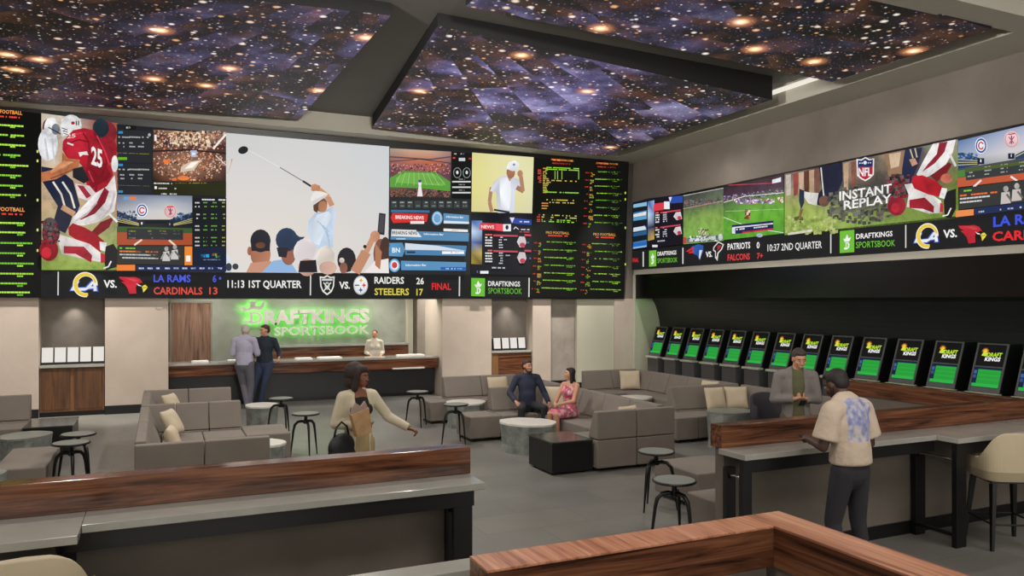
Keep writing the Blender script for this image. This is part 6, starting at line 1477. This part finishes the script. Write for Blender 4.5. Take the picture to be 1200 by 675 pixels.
# ------------------------------------------------------------------ lights
def area(name, loc, size, power, rot=(0, 0, 0), col=(1, .95, .88), sy=None, spread=180):
    l = bpy.data.lights.new(name, 'AREA'); l.energy = power; l.color = col; l.size = size
    if sy: l.shape = 'RECTANGLE'; l.size_y = sy
    l.spread = math.radians(spread)
    o = bpy.data.objects.new(name, l); COL.objects.link(o); o.location = loc; o.rotation_euler = rot; return o
def spot(name, loc, power, target=None, cone=110, r=.06, col=(1, .95, .89), blend=1):
    l = bpy.data.lights.new(name, 'SPOT'); l.energy = power; l.color = col; l.spot_size = math.radians(cone); l.spot_blend = blend; l.shadow_soft_size = r
    o = bpy.data.objects.new(name, l); COL.objects.link(o); o.location = loc
    if target:
        d = Vector(target) - Vector(loc); o.rotation_euler = d.to_track_quat('-Z', 'Y').to_euler()
    return o
# unseen spots added in the tray gaps to light the hall
for x, y, p in [(-1, 8.4, 360), (3.3, 8.4, 260), (3.35, 11.5, 460), (3.4, 14.5, 480), (-3.7, 11, 240), (-3.7, 15, 260), (10.7, 9.4, 130), (10.7, 14, 150)]:
    spot('added_hall_spot', (x, y, 6.05), p * 1.15, cone=165)
def wall_fill(loc, to, size, power, sp=40):  # area lights added out of view to lift the upper walls and soffit
    d = Vector(to) - Vector(loc); o = area('added_wall_fill', loc, size, power); o.rotation_euler = d.to_track_quat('-Z', 'Y').to_euler(); o.data.spread = math.radians(sp)
wall_fill((-5.0, 4.0, 4.6), (11.9, 14.0, 6.4), 1.2, 130, 46); wall_fill((-4.8, -1, 4.6), (11.9, 6.5, 6.2), 1.2, 120, 46); wall_fill((2.0, -5, 4.9), (4, 17, 6.9), 1.2, 110, 40)
# unseen area lights added over the camera's side for frontal light
for x, y in ((-2, 1), (3, 1), (8, 1.5)): area('added_front_fill', (x, y, 6.3), 2.5, 170)
# unseen spots added to brighten the plaster piers
for x in (-3.4, -1.6, -.4, 7.0, 8.3, 9.1, 10.7): spot('added_pier_fill', (x, 16.9, 6.05), 1350, (x, 18.1, .9), 48, .05)
for x in (-1.6, 8.26): spot('added_recess_fill', (x, 18.3, 2.35), 18, (x, 18.45, 1), 100, .03)  # added spots lift the dark recesses
# unseen lights added at the reception ceiling to brighten that room
for x in (1.2, 3.2, 5.2): area('added_reception_fill', (x, 19.5, 2.85), .5, 30)
area('added_corridor_fill', (7.6, 20.6, 2.85), .8, 90); area('added_reception_fill', (5.7, 18.85, 2.85), .3, 22)  # added to brighten the corridor and the opening's side wall
# green strip behind the niche fascia
area('green_strip', (12.06, 11, 2.66), .06, 30, (0, math.radians(25), 0), (.25, 1, .25), sy=13.5)
w = bpy.data.worlds.new('world'); scene.world = w; w.use_nodes = True
w.node_tree.nodes['Background'].inputs['Color'].default_value = (.9, .86, .78, 1); w.node_tree.nodes['Background'].inputs['Strength'].default_value = 2.0

# ------------------------------------------------------------------ put every thing's origin at its base
bpy.context.view_layer.update()
for o in list(scene.objects):
    if o.parent or o.type not in ('EMPTY', 'MESH') or tuple(round(k, 4) for k in o.location) != (0, 0, 0): continue
    fam = [o] + [c for c in o.children_recursive]
    pts = [c.matrix_world @ Vector(k) for c in fam if c.type == 'MESH' for k in c.bound_box]
    if not pts: continue
    base = Vector(((min(p.x for p in pts) + max(p.x for p in pts)) / 2, (min(p.y for p in pts) + max(p.y for p in pts)) / 2, min(p.z for p in pts)))
    if o.type == 'EMPTY':
        o.location = base
        for c in o.children: c.location = c.location - base
scene.view_settings.view_transform = 'Standard'; scene.view_settings.look = 'None'
scene.view_settings.exposure = 0; scene.view_settings.gamma = 1; scene.view_settings.use_curve_mapping = False
